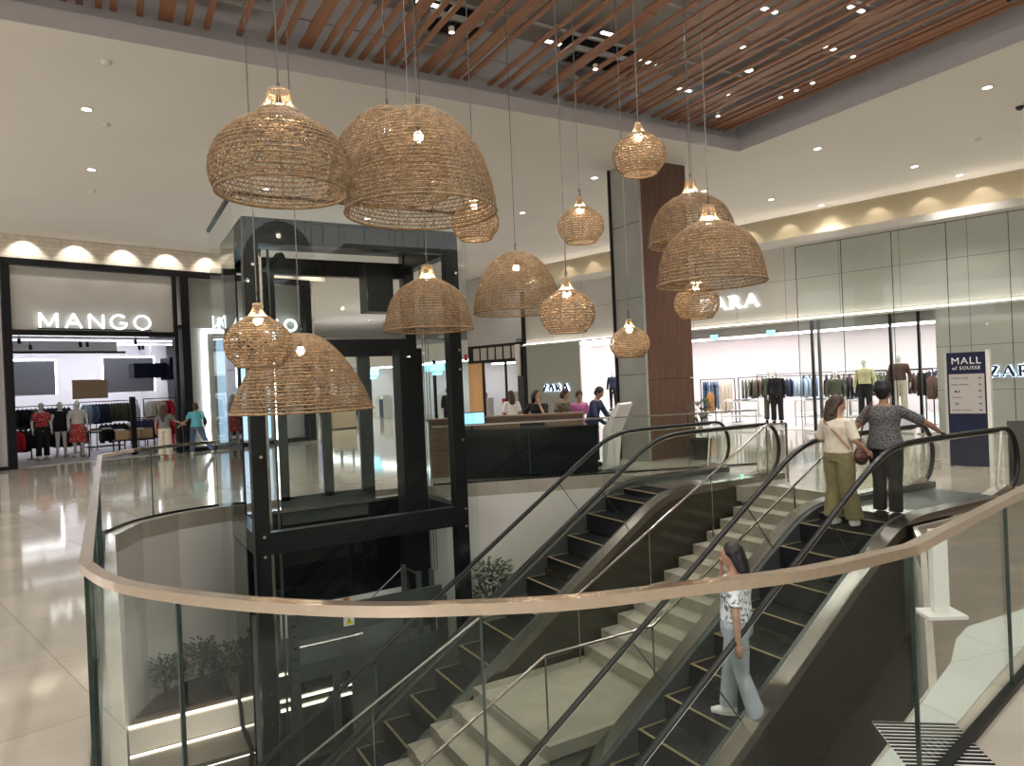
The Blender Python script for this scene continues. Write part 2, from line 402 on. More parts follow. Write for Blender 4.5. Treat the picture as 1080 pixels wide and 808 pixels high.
# wooden slats
xs = [-.3, -.12, .1, .27, .58, .9, 1.17, 1.42, 1.86, 2.29, 2.47, 2.8, 3.08, 3.25, 3.46, 3.68, 3.95, 4.2, 4.38, 4.76, 5.0, 5.3, 5.52, 5.98, 6.22, 6.5, 6.97, 7.36, 7.68, 7.9, 8.1, 8.3, 8.52, 8.9,
      9.15, 9.35, 9.72, 9.98, 10.17, 10.42, 10.62, 10.95, 11.18, 11.38, 11.55, 11.72]
wide = {.9, 2.8, 3.95, 5.3, 6.97, 8.9, 10.17, 4.76, 7.68, 11.38}
x = -.55
while x > -6: xs.append(round(x, 2)); x -= random.choice((.22, .3, .36))
slat_meshes = {}
for x in xs:
    w = .19 if x in wide else .085
    y = 10.72 if x > -.5 else 10.6
    segs = []
    while y > 0:
        L = random.choice((3.1, 4.2, 5.6, 6.8)); segs.append((y, max(y-L, -.5))); y -= L
    for k, (ya, yb) in enumerate(segs):
        xx = x + (0 if k == 0 else random.choice((-.05, 0, .05)))
        b = MB(); b.box(-w/2, w/2, yb-ya+.0, 0, 0, .035)
        o = b.obj('ceiling_slat', M['slat'], loc=(xx, ya, 7.06+.012*(k % 2)))
        if w > .1: tag(o, 'wide reddish wooden slat among narrow ones in the recessed ceiling', 'ceiling slat', 'wide wooden ceiling slats')
        else: tag(o, 'narrow reddish wooden slat hung in the recessed ceiling', 'ceiling slat', 'narrow wooden ceiling slats')
# spotlights and light strips between the slats, extra ones added to light the void
for i, (x, y) in enumerate([(11.3, 8.9), (11.3, 8.55), (11.3, 8.2), (11.0, 7.2), (10.9, 10.1), (9.8, 8.3), (9.8, 5.2), (9.6, 2.9), (7.3, 9.4), (7.2, 6.4), (7.1, 3.6), (4.6, 9.3), (4.45, 6.8), (4.5, 3.7), (2.0, 9.0), (2.1, 6.6), (2.0, 3.9), (-.6, 8), (-.7, 5)]):
    t = thing('slat_spotlight', 'small round spotlight among the ceiling slats, from a set partly added for light', 'spotlight', (x, y, 7.05), group='spotlights among the ceiling slats')
    MB().tube([(0, 0, 0), (0, 0, .08)], .045, 12).obj('housing', M['white'], t); MB().lathe([(.036, -.002), (.02, -.004)], n=14).obj('lens', M['down'], t)
    l = bpy.data.lights.new('spot_beam', 'SPOT'); l.energy = 150; l.spot_size = radians(105); l.spot_blend = .8; l.shadow_soft_size = .05; l.color = (1, .95, .90)
    lo = bpy.data.objects.new('spot_beam', l); COL.objects.link(lo); lo.parent = t; lo.location = (0, 0, -.04)
for i, (x, y) in enumerate([(2.6, 9.3), (4.1, 9.0), (6.3, 9.2), (7.0, 8.6), (8.2, 9.1), (9.2, 8.0), (9.6, 9.7), (8.7, 7.0), (10.2, 8.6), (10.7, 7.4), (6.0, 7.6), (7.9, 6.6), (9.9, 6.4), (3.3, 7.4), (10.4, 9.5)]):  # some of these strips are additions that help light the void
    o = MB().box(-.17, .17, -.03, .03, 0, .02).obj('slat_light', emis('slat_light_glow', (1, .97, .92), 3.0) if i == 0 else bpy.data.materials['slat_light_glow'], loc=(x, y, 7.2)); tag(o, 'short pale light strip above the slats, from a set partly added for light', 'light strip', 'short light strips above the ceiling slats')
# air vents in the coffer
for (x0, x1, y, lab) in ((4.5, 5.35, 9.95, 'black slotted air vent in ceiling recess above the largest woven dome lamp'), (7.15, 8.6, 9.95, 'black slotted air vent in ceiling recess, rightmost of three'),
                    (1.0, 2.2, 10.1, 'black slotted air vent in ceiling recess, leftmost of three')):
    t = thing('air_vent', lab, 'air vent', ((x0+x1)/2, y, 7.5))
    w = (x1-x0)/2
    MB().box(-w, w, -.22, .22, .0, .3).obj('vent_box', M['black'], t)
    b = MB(); b.box(-w-.05, w+.05, -.27, -.22, -.03, .06); b.box(-w-.05, w+.05, .22, .27, -.03, .06); b.box(-w-.05, -w, -.22, .22, -.03, .06); b.box(w, w+.05, -.22, .22, -.03, .06)
    b.obj('vent_frame', M['rail_metal'], t)
    b = MB(); n = int(w*2/.09)
    for k in range(n): q = -w+(k+.5)*2*w/n; b.box(q-.008, q+.008, -.22, .22, -.02, 0)
    b.obj('vent_louvres', M['greysteel'], t)

# column
b = MB(); b.box(10.2, 10.26, 11.8, 12.75, 0, CEIL); b.box(10.26, 11.55, 11.86, 12.7, 0, CEIL); struct('column', b, M['stone'])
b = MB()
for z in (1.9, 3.6, 5.25): b.box(10.192, 10.202, 11.8, 12.75, z, z+.012)
struct('column_joint', b, M['textdark'])
b = MB(); b.box(10.26, 11.6, 11.8, 11.86, 0, 1.78); b.box(10.26, 11.6, 11.8, 11.86, 1.79, CEIL); struct('column_veneer', b, M['colwood'])
b = MB(); b.box(10.16, 10.2, 12.75, 12.82, 0, CEIL); struct('column_trim', b, M['black'])

# ceiling lights ----------------------------------------------------
dl = [(-.11, 13.3), (-.1, 16.78), (10.19, 13.33), (10.33, 16.89), (13.46, 9.72), (16.15, 13.18), (18.2, 13.1), (13.64, 13.23), (13.39, 6.31), (18.89, 9.62), (16.96, 9.65)]
names = ['left round ceiling downlight, nearest of the ones above the left shop', 'left round ceiling downlight, farther of the two on the left', 'round ceiling downlight just left of the tall column top',
         'round ceiling downlight above the small middle globe lamp', 'large round downlight right of the recessed ceiling corner', 'round downlight near the right shop wall, leftmost there',
         'round downlight close above the gold wall band, beside a twin', 'round downlight right of the column, behind the bell lamp cord', 'round downlight at top right of the flat ceiling',
         'round downlight above the gold band at the far right', 'round downlight between the smoke detector and the gold band']
def downlight(x, y, label, group=None, r=.07, watt=135, ang=115):
    t = thing('ceiling_downlight', label, 'downlight', (x, y, CEIL), group=group)
    MB().lathe([(r+.03, 0), (r+.03, -.012), (r, -.015), (r, 0)], n=20).obj('trim_ring', M['white'], t)
    MB().lathe([(r, -.017), (r*.6, -.02)], n=20).obj('lamp', M['down'], t)
    l = bpy.data.lights.new('downlight_beam', 'SPOT'); l.energy = watt; l.spot_size = radians(ang); l.spot_blend = .6; l.shadow_soft_size = .07; l.color = (1, .95, .89)
    lo = bpy.data.objects.new('downlight_beam', l); COL.objects.link(lo); lo.parent = t; lo.location = (0, 0, -.06)
for (x, y), n in zip(dl, names): downlight(x, y, n)
for x, y in ((-3.6, 13.3), (-3.6, 17), (3.4, 13.3), (3.4, 17), (6.8, 15), (13.5, 2.9), (13.5, -.6), (17, 6), (17, 2.5), (6.5, 19), (20, 24), (24, 30), (15, 25)):  # extra downlights out of sight, added for more light
    downlight(x, y, 'added round ceiling downlight for extra light, partly hidden or far off', 'added ceiling downlights, hidden or distant')
for x, y, lab in ((-.11, 18.53, 'small round ceiling speaker above the left shop'), (10.89, 17.04, 'small smoke detector on the ceiling left of the column'), (16.27, 7.89, 'small smoke detector right of the recessed ceiling'),
             (.17, 11.32, 'small sprinkler cap close to the recessed ceiling edge'), (.17, 13.91, 'small sprinkler cap beside the left downlight')):
    o = MB().lathe([(.07, 0), (.07, -.02), (.04, -.05), (.02, -.055)], n=16).obj('smoke_detector', M['white'], loc=(x, y, CEIL)); tag(o, lab, 'detector')
t = thing('security_camera', 'black dome camera on the ceiling at the top right', 'security camera', (14.86, 6.47, CEIL))
MB().lathe([(.09, 0), (.09, -.04), (.075, -.05)], n=20).obj('mount', M['white'], t)
MB().ell((0, 0, -.055), (.07, .07, .07), 16, 10).obj('dome', M['blackgloss'], t, smooth=True)

# ================================================================== LEFT SHOP (facade on v = 23.8)
V0 = 23.8
def sobj(name, mb, m, parent=None, smooth=False):      # geometry given in (u, v, z)
    return mb.obj(name, m, parent, smooth, rz=0 if parent else A15)
def sstruct(name, mb, m): return struct(name, mb, m, rz=A15)
def sthing(name, label, cat, u, v, z=0, group=None, rz=0): return thing(name, label, cat, W(u, v, z), A15+rz, group)

b = MB(); b.box(-5, 14.0, V0, V0+.2, 5.95, CEIL); sstruct('wall_left_band', b, M['stoneband'])
b = MB(); b.box(-5, 3.84, V0+.1, V0+.2, 0, 5.8); sstruct('wall_left', b, M['shopwhite'])
b = MB(); b.box(4.05, 8.4, V0+.04, V0+.12, 3.93, 5.72); sstruct('wall_header', b, M['panel'])
fr = sthing('storefront', 'black metal frame around the left clothes shop front', 'storefront', 0, 0)
for n, bx in (('top_beam', (-5, 13.3, V0-.08, V0+.2, 5.76, 5.95)), ('post', (3.84, 4.05, V0-.06, V0+.2, 0, 5.76)), ('post', (8.4, 8.52, V0-.06, V0+.2, 0, 5.76)), ('post', (8.62, 8.88, V0-.1, V0+.2, 0, 5.76)),
             ('door_header', (4.05, 8.4, V0-.04, V0+.16, 3.78, 3.93)), ('post', (13.05, 13.3, V0-.1, V0+.3, 0, 5.76)), ('sill', (8.88, 13.05, V0-.06, V0+.1, 0, .14)), ('sill', (-5, 3.84, V0-.04, V0+.1, 0, .1)), ('post', (3.5, 3.62, V0-.04, V0+.1, 0, 5.76))):
    MB().box(*bx).obj(n, M['black'], fr)
# window bay with light box
b = MB(); b.box(8.88, 13.05, V0+.35, V0+.45, .14, 5.76); sstruct('wall_window_bay', b, M['panel'])
w = sthing('window_1', 'x', 'x', 0, 0); del w['label'], w['category']; w['kind'] = 'structure'
MB().box(8.88, 13.05, V0, V0+.015, .14, 5.76).obj('window_1_pane', M['glass'], w)
lb = sthing('light_box', 'tall blue-white light box in the bright-edged window of the left shop', 'light box', 9.55, V0+.3)
b = MB(); b.box(-.12, 0, -.04, .03, .12, 4.05); b.box(2.35, 2.47, -.04, .03, .12, 4.05); b.box(0, 2.35, -.04, .03, 3.95, 4.05); b.obj('frame', M['stripw'], lb)
MB().box(0.0, 2.35, -.02, .02, .12, 3.95).obj('backing', M['panel'], lb); MB().box(.3, 2.15, -.035, -.021, .2, 3.7).obj('poster', M['poster'], lb)

# lettering built from strokes
def stroke_letters(word, h, w_thin, w_thick, gap, serif):
    mb = MB(); x = 0; t = .04; out = []
    def seg(a, b_, wd): mb.add(*quad(a, b_, wd))
    def quad(a, b_, wd):
        d = Vector((b_[0]-a[0], b_[1]-a[1])).normalized(); n = Vector((-d.y, d.x))*wd/2
        p = [(a[0]+n.x, a[1]+n.y), (a[0]-n.x, a[1]-n.y), (b_[0]-n.x, b_[1]-n.y), (b_[0]+n.x, b_[1]+n.y)]
        vs = [(q[0], -t/2, q[1]) for q in p]+[(q[0], t/2, q[1]) for q in p]
        return vs, [(0, 1, 2, 3), (7, 6, 5, 4), (0, 4, 5, 1), (1, 5, 6, 2), (2, 6, 7, 3), (3, 7, 4, 0)]
    def arc(cx, cz, rx, rz, a0, a1, wd, n=20):
        pr = None
        for i in range(n+1):
            a = radians(a0+(a1-a0)*i/n); p = (cx+rx*cos(a), cz+rz*sin(a))
            if pr: seg(pr, p, wd)
            pr = p
    for ch in word:
        if ch == 'M':
            w = h*1.05; seg((x, 0), (x, h), w_thick); seg((x+w, 0), (x+w, h), w_thick); seg((x, h), (x+w/2, h*.12), w_thin); seg((x+w, h), (x+w/2, h*.12), w_thin)
        elif ch == 'A':
            w = h*1.0; seg((x, 0), (x+w/2, h), w_thin); seg((x+w, 0), (x+w/2, h), w_thick); seg((x+w*.22, h*.33), (x+w*.78, h*.33), w_thin)
            if serif:
                for q in (x, x+w): seg((q-h*.14, .012), (q+h*.14, .012), w_thin)
        elif ch == 'N': w = h*.9; seg((x, 0), (x, h), w_thick); seg((x+w, 0), (x+w, h), w_thick); seg((x, h), (x+w, 0), w_thin)
        elif ch == 'G': w = h*1.1; arc(x+w/2, h/2, w/2, h/2, 45, 345, w_thick); seg((x+w, h*.42), (x+w*.55, h*.42), w_thin)
        elif ch == 'O': w = h*1.1; arc(x+w/2, h/2, w/2, h/2, 0, 360, w_thick, 28)
        elif ch == 'Z':
            w = h*.85; seg((x, h-w_thin/2), (x+w, h-w_thin/2), w_thin); seg((x, w_thin/2), (x+w, w_thin/2), w_thin); seg((x+w*.9, h), (x+w*.1, 0), w_thick)
            if serif: seg((x+.01, h), (x+.01, h*.72), w_thin); seg((x+w, 0), (x+w, h*.3), w_thin)
        elif ch == 'R':
            w = h*.95; seg((x+w*.15, 0), (x+w*.15, h), w_thick); arc(x+w*.4, h*.73, w*.32, h*.25, -90, 90, w_thin*1.5); seg((x+w*.15, h-.012), (x+w*.45, h-.012), w_thin); seg((x+w*.15, h*.48), (x+w*.45, h*.48), w_thin)
            seg((x+w*.45, h*.48), (x+w*.9, 0), w_thick)
            if serif: seg((x-.03, .012), (x+w*.33, .012), w_thin); seg((x-.03, h-.012), (x+w*.2, h-.012), w_thin); seg((x+w*.85, .012), (x+w*1.08, .012), w_thin)
        x += w+gap; out.append(mb); mb = MB()
    return out, x-gap
def put_letters(ms, k, ky, dy, name, m, t):
    for q in ms: o = MB(); o.v = [(p[0]*k, p[1]*ky+dy, p[2]) for p in q.v]; o.f = q.f; o.obj(name, m, t)
mb, wd = stroke_letters('MANGO', .42, .056, .056, .22, False)
t = sthing('shop_sign', 'glowing white shop name letters on the grey panel above the left shop entrance', 'shop sign', 4.72, V0-.03, 4.0)
k = 2.95/wd
put_letters(mb, k, 1, -.03, 'letter', M['sign'], t)
MB().box(-.05, 3.0, .02, .05, -.04, -.01).obj('mounting_rail', M['black'], t)
mb, wd = stroke_letters('MANGO', .4, .08, .08, .2, False)
t = sthing('shop_sign', 'second smaller shop name lit blue-white in the side window of the left shop', 'shop sign', 9.95, V0+.2, 4.08)
put_letters(mb, 1, 1, 0, 'letter', M['sign'], t)

# interior
b = MB(); b.box(3.9, 13.2, V0+.2, 33, -.0, .012); sstruct('floor_left_shop', b, M['floorshop'])
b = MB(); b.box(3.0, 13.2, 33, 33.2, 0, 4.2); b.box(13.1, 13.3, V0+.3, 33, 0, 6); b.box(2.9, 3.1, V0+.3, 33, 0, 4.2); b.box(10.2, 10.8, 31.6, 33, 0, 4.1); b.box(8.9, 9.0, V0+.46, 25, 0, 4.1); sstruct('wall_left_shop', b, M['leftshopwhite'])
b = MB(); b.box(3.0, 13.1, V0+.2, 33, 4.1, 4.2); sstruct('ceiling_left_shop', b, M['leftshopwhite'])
for i, (u0, u1, v) in enumerate(((4.2, 8.2, 24.9), (4.2, 8.8, 27.3), (4.2, 10.5, 29.6), (5, 12.5, 31.6))):
    o = sobj('ceiling_light_panel', MB().box(u0, u1, v, v+.22, 4.05, 4.09), M['shoplightm']); tag(o, 'long bright light strip in the ceiling of the left shop', 'light panel', 'light strips in the left shop ceiling')
def spotlight_track(pos, group):
    for (u, v, z) in pos:
        t = sthing('track_spotlight', 'small black spotlight under the left shop ceiling', 'spotlight', u, v, z, group)
        MB().tube([(0, 0, .05), (0, -.05, -.09)], .05, 10).obj('housing', M['black'], t); MB().lathe([(.03, -.095), (.012, -.1)], n=10).obj('lens', M['down'], t)
        MB().tube([(0, 0, .05), (0, 0, .16)], .01, 6).obj('stem', M['black'], t)
spotlight_track([(4.6+.55*i, 26+(i % 3)*1.4, 3.78-.1*(i % 2)) for i in range(12)]+[(5.0+.6*i, 28.5+(i % 2)*.8, 3.7) for i in range(6)], 'track spotlights in the left shop')
o = sobj('light_track', MB().box(4.2, 8.2, 28.1, 28.16, 3.5, 3.58), M['black']); tag(o, 'long thin black bar below the left shop ceiling', 'light track')
o = sobj('air_duct', MB().box(4.0, 8.0, 28.4, 28.9, 3.6, 3.95), M['shopwhite']); tag(o, 'pale boxed duct under the left shop ceiling', 'duct')
def back_board(u, v, z0, z1, w, lit, m, lab):
    t = sthing('wall_board', lab, 'wall board', u, v)
    MB().box(0, w, -.05, 0, z0, z1).obj('board', m, t)
    if lit: MB().box(-.06, w+.06, .01, .03, z0, z1+.06).obj('light_edge', M['stripw'], t)
back_board(4.75, 30.2, 2.1, 3.35, 1.65, True, M['frosted'], 'pale grey backlit board, left one above the clothes rails')
back_board(8.0, 30.2, 2.1, 3.45, 1.8, True, M['frosted'], 'pale grey backlit board, right one above the clothes rails')
back_board(4.2, 29.4, 1.9, 2.4, .8, False, M['tan'], 'small tan board at the left edge of the shop')
back_board(6.75, 29.4, 1.9, 2.6, 1.15, False, M['tan'], 'small tan board between the two backlit boards')
o = sobj('display_header', MB().box(8.6, 12.3, 28.6, 29.2, 2.6, 3.15).box(9.75, 10.5, 28.2, 29.2, 2.5, 3.35), M['navy']); tag(o, 'dark grey box canopy hanging over the clothes on the right of the left shop', 'canopy')
# ================================================================== FIGURES
def add_hand(mb, w, d, nrm, s, curl=.5, side=1):
    w = Vector(w); d = Vector(d).normalized(); nrm = (Vector(nrm)-d*Vector(nrm).dot(d)).normalized(); a = d.cross(nrm).normalized()*side
    R = Matrix((a, d, nrm)).transposed()
    mb.ell(w+d*.045*s, (.040*s, .055*s, .017*s), 10, 8, R)
    for i, L in enumerate((.068, .078, .073, .058)):
        p = w+d*.085*s+a*(.027-.018*i)*s
        ang = curl*(.5+.1*i); q1 = p+(d*cos(ang)+nrm*sin(ang))*L*.5*s; ang *= 2.1; q2 = q1+(d*cos(ang)+nrm*sin(ang))*L*.5*s
        mb.tube([p-d*.02*s, p, q1, q2], [.0095*s, .0092*s, .0085*s, .007*s], 6)
    p = w+d*.02*s+a*.03*s; q1 = p+(d*.55+a*.7+nrm*.35)*.036*s; q2 = q1+(d*.85+a*.15+nrm*.4)*.032*s
    mb.tube([w+d*.02*s, p, q1, q2], [.012*s, .012*s, .0105*s, .008*s], 6)

def person(name, label, loc, yaw, H=1.65, skin='skin', hair=('long', 'hairbrown'), top=('white', 'short', .93), bottom=('khaki', 'wide'), shoes='white',
           pose=None, voxel=.012, cat='person', plump=1.0, group=None, z=0.0):
    P = dict(lean=0, side=0, turn=0, nod=0, sL=None, eL=(-.03, .25, 1.10), wL=(.03, .26, .86), eR=(-.03, -.25, 1.10), wR=(.03, -.26, .86),
             hdL=None, hdR=None, kL=(.02, .10, .50), aL=(0, .11, .09), kR=(.02, -.10, .50), aR=(0, -.11, .09), nL=(.3, -1, 0), nR=(.3, 1, 0), curl=.5)
    if pose: P.update(pose)
    s = H/1.70
    def ub(p):    # upper body point leaned about the pelvis
        x, y, zz = p; c, q = cos(P['lean']), sin(P['lean']); dz = zz-.95
        return Vector(((x*c+dz*q)*s, y*s, (.95+dz*c-x*q)*s))
    def lb(p): return Vector(p)*s
    root = thing(name, label, cat, loc, yaw, group)
    skm = M[skin] if skin in M else F[skin]
    tors = [(.80, .05, .07), (.86, .105, .15), (.95, .115, .168), (1.06, .098, .142), (1.17, .10, .14), (1.30, .112, .165), (1.385, .085, .15), (1.43, .05, .07)]
    tors = [(a, b_*plump, c*plump) for a, b_, c in tors]
    body = MB()
    body.tube([ub((0, 0, t[0])) for t in tors], [t[2]*s for t in tors], 16, ry=[t[1]*s for t in tors], side=(0, 1, 0))
    hc = ub((.02, 0, 1.585))
    body.tube([ub((-.005, 0, 1.40)), ub((.005, 0, 1.48)), ub((.012, 0, 1.55))], [.06*s, .052*s, .055*s], 10)
    turn = Matrix.Rotation(P['turn'], 3, 'Z') @ Matrix.Rotation(P['lean']+P['nod'], 3, 'Y')
    def hd(p): return hc + turn @ (Vector(p)*s)
    body.ell(hd((0, 0, .015)), (.095*s, .074*s, .105*s), 16, 12, turn)
    body.ell(hd((.028, 0, -.055)), (.058*s, .052*s, .06*s), 12, 8, turn)
    body.tube([hd((.088, 0, .01)), hd((.108, 0, -.028)), hd((.09, 0, -.038))], [.008*s, .013*s, .012*s], 6)        # nose
    body.ell(hd((.078, 0, -.066)), (.014*s, .024*s, .012*s), 8, 6, turn)                                            # lips
    for q in (-1, 1): body.ell(hd((-.01, .075*q, -.01)), (.016*s, .009*s, .03*s), 8, 6, turn)                      # ears
    for S, E_, Wr, hdn, nn, sd in ((.175, P['eL'], P['wL'], P['hdL'], P['nL'], 1), (-.175, P['eR'], P['wR'], P['hdR'], P['nR'], -1)):
        a, e, wv = ub((-.01, S, 1.365)), ub(E_), ub(Wr)
        body.tube([ub((-.01, S*.5, 1.36)), a, a.lerp(e, .5), e, e.lerp(wv, .35), wv], [.05*s, .053*s, .046*s, .038*s, .036*s, .024*s], 10)
        d = Vector(hdn) if hdn else (wv-e)
        add_hand(body, wv, d, nn, s, P['curl'], sd)
    for q, K, A in ((1, P['kL'], P['aL']), (-1, P['kR'], P['aR'])):
        h = lb((0, .09*q, .90)); k = lb(K); a = lb(A)
        body.tube([h, h.lerp(k, .5), k, k.lerp(a, .35), a], [.088*plump*s, .075*plump*s, .055*s, .054*s, .036*s], 12)
        body.tube([a+Vector((-.05, 0, -.05))*s, a+Vector((.02, 0, -.045))*s, a+Vector((.15, 0, -.065))*s], [.034*s, .038*s, .026*s], 8)
    remesh(body, 'body', skm, voxel, root)
    # clothes
    if top:
        m, slv, low = top; b = MB(); infl = .016
        ts = [t for t in tors if t[0] > low]
        ts = [(low, ts[0][1]+.008, ts[0][2]+.01)]+ts[:-1]+[(1.415, .06, .085)]
        b.tube([ub((0, 0, t[0])) for t in ts], [(t[2]+infl+.006*(t[0] < 1.1))*s for t in ts], 16, ry=[(t[1]+infl+.012*(t[0] < 1.1))*s for t in ts], side=(0, 1, 0))
        f = {'short': .75, 'long': 1.9, 'none': .12, 'elbow': .95}[slv]
        for S, E_, Wr in ((.175, P['eL'], P['wL']), (-.175, P['eR'], P['wR'])):
            a, e, wv = ub((-.01, S, 1.365)), ub(E_), ub(Wr); pts = [ub((-.01, S*.5, 1.36)), a]; rr = [.06*s, .068*s]
            if f <= 1: pts.append(a.lerp(e, f)); rr.append((.066 if slv != 'none' else .06)*s)
            else: pts += [e, e.lerp(wv, f-1)]; rr += [.055*s, .045*s]
            b.tube(pts, rr, 10)
        remesh(b, 'top', F[m], voxel, root)
    if bottom:
        m, kind = bottom; b = MB()
        if kind in ('skirt', 'mini', 'midi'):
            zl = {'skirt': .38, 'mini': .78, 'midi': .42}[kind]; r0 = .125*plump
            b.tube([lb((0, 0, 1.03)), lb((0, 0, .93)), lb((0, 0, .8)), lb((.0, 0, zl))], [.145*s, .185*s, .20*s, (.205 if kind == 'mini' else .27)*s], 18, ry=[.115*s, .135*s, .15*s, (.15 if kind == 'mini' else .2)*s], side=(0, 1, 0))
        else:
            r = {'wide': (.112, .105, .10, .115), 'slim': (.10, .082, .066, .052), 'flare': (.100, .085, .070, .088), 'straight': (.108, .095, .082, .08)}[kind]
            b.tube([lb((0, 0, 1.04)), lb((0, 0, .95)), lb((0, 0, .85))], [.145*plump*s, .178*plump*s, .160*plump*s], 16, ry=[.108*plump*s, .127*plump*s, .121*plump*s], side=(0, 1, 0))
            for q, K, A in ((1, P['kL'], P['aL']), (-1, P['kR'], P['aR'])):
                h = lb((0, .085*q, .92)); k = lb(K); a = lb(A)
                b.tube([h, h.lerp(k, .5), k, a+Vector((.01, 0, .015))*s], [r[0]*plump*s, r[1]*plump*s, r[2]*s, r[3]*s], 14)
        remesh(b, 'trousers' if kind not in ('skirt', 'mini', 'midi') else 'skirt', F[m], voxel, root)
    if shoes:
        for A in (P['aL'], P['aR']):
            a = lb(A); b = MB()
            b.tube([a+Vector((-.065, 0, -.045))*s, a+Vector((.0, 0, -.035))*s, a+Vector((.09, 0, -.055))*s, a+Vector((.175, 0, -.07))*s], [.04*s, .046*s, .044*s, .028*s], 10)
            b.ell(a+Vector((.05, 0, -.078))*s, (.135*s, .045*s, .014*s), 14, 6)
            b.obj('shoe', F[shoes], root, smooth=True)
    if hair:
        st, hm = hair; b = MB()
        b.ell(hd((-.018, 0, .035)), (.100*s, .088*s, .100*s), 16, 10, turn)
        b.ell(hd((-.05, 0, -.01)), (.068*s, .083*s, .09*s), 12, 8, turn)
        if st == 'bun': b.ell(hd((-.035, 0, .045)), (.105*s, .108*s, .105*s), 14, 10, turn); b.ell(hd((-.06, 0, .105)), (.07*s, .08*s, .05*s), 12, 8, turn)
        if st == 'bob': b.ell(hd((-.035, 0, -.03)), (.088*s, .10*s, .10*s), 12, 8, turn)
        if st in ('long', 'verylong'):
            L = .30 if st == 'long' else .48
            base = hd((-.07, 0, 0))
            pts = [hd((-.04, 0, .06)), base, base+Vector((-.035, 0, -.12))*s, base+Vector((-.05, 0, -.22))*s, base+Vector((-.045, 0, -L))*s]
            if P['lean'] > .3: pts = [p+Vector((.02*i, 0, 0)) for i, p in enumerate(pts)]
            b.tube(pts, [.07*s, .092*s, .10*s, .095*s, .035*s], 12, ry=[.05*s, .055*s, .05*s, .042*s, .02*s], side=(0, 1, 0))
            for q in (-1, 1):
                b.tube([hd((.0, .07*q, .05)), hd((-.02, .088*q, -.04)), hd((-.05, .085*q, -.14))], [.03*s, .03*s, .028*s], 8)
        remesh(b, 'hair', M[hm], max(voxel*.8, .008), root)
    return root

def strap_bag(root, side_y, z0, m, size=(.22, .07, .17), cross=True, x=0.0, zb=.86, s=1.0, thick=.013):
    a = Vector((-.14, side_y*1.15, zb+size[2]))*s
    sh = Vector((-.02, -side_y*.55 if cross else side_y*.62, 1.43))*s
    mid = a.lerp(sh, .5)+Vector((-.06, 0, .0))*s
    t = MB(); t.tube([a, mid, sh+Vector((-.085, 0, -.06))*s, sh, sh+Vector((.085, 0, -.06))*s, Vector((.155, 0, 1.2))*s, Vector((.12, side_y, zb+size[2]))*s], thick, 6)
    return t

# ---- garments -------------------------------------------------------
def garment_mesh(kind):
    b = MB()
    if kind == 'top':
        zz = [0, -.035, -.07, -.13, -.3, -.5, -.68]; rr = [.03, .09, .19, .205, .19, .195, .21]
        b.tube([(0, 0, z) for z in zz], rr, 10, ry=[.02, .03, .035, .045, .045, .045, .05], side=(0, 1, 0))
        for q in (-1, 1): b.tube([(0, .18*q, -.09), (.01, .235*q, -.3), (0, .245*q, -.6)], [.05, .05, .038], 7, ry=[.03, .035, .03], side=(0, 1, 0))
    elif kind == 'long':
        zz = [0, -.035, -.07, -.2, -.5, -.9, -1.15]; rr = [.03, .08, .17, .18, .17, .22, .24]
        b.tube([(0, 0, z) for z in zz], rr, 10, ry=[.02, .03, .035, .045, .05, .06, .06], side=(0, 1, 0))
    elif kind == 'trousers':
        b.tube([(0, 0, 0), (0, 0, -.25)], [.17, .19], 10, ry=[.03, .045], side=(0, 1, 0))
        for q in (-1, 1): b.tube([(0, .09*q, -.2), (0, .1*q, -.6), (0, .1*q, -1.0)], [.095, .085, .08], 8, ry=.035, side=(0, 1, 0))
    b.tube([(0, 0, -.02), (0, 0, .03), (0, .02, .06), (0, 0, .075)], .006, 5)
    return b
GM = {}
def garment(kind, colour):
    k = (kind, colour)
    if k not in GM: GM[k] = garment_mesh(kind).mesh('garment', F[colour], True)
    o = bpy.data.objects.new('garment', GM[k]); COL.objects.link(o); return o
def clothes_rail(u, v, L, ang, zt, items, where, m='black', mid=None, group=None, floor=True, gap=.12):
    """rail starting at (u,v) running along ang in the shop frame"""
    t = sthing('clothes_rail', 'metal clothes rail '+where, 'clothes rail', u, v, rz=ang)
    MB().tube([(0, 0, zt), (L, 0, zt)], .015, 8).obj('rail', M[m], t)
    for x in (0, L):
        MB().box(x-.015, x+.015, -.015, .015, 0, zt).obj('upright', M[m], t); MB().box(x-.02, x+.02, -.25, .25, 0, .03).obj('foot', M[m], t)
    n = len(items); ca, sa = cos(ang), sin(ang)
    span = L-.2
    for i, (kind, colr) in enumerate(items):
        q = .1+span*(i+.5)/n
        o = garment(kind, colr)
        x, y, _ = W(u+ca*q, v+sa*q)
        o.location = (x, y, zt-.085); o.rotation_euler.z = A15+ang+random.uniform(-.2, .6)+.25; o.scale = (1, 1, random.uniform(.92, 1.06))
        word = {'top': 'top', 'long': 'long garment', 'trousers': 'pair of trousers'}[kind]
        cn = {'paleblue': 'pale blue', 'redprint': 'red patterned', 'denim': 'denim blue', 'tan': 'mustard brown'}.get(colr, colr)
        tag(o, f'{cn} {word} hanging on the rail {where}', 'garment', f'{cn} {word}s on the rail {where}')
    return t
def rep(s):   # 'red top*5, black long*2'
    out = []
    for part in s.split(','):
        a, n = part.split('*'); c, k = a.split(); out += [(k, c)]*int(n)
    return out
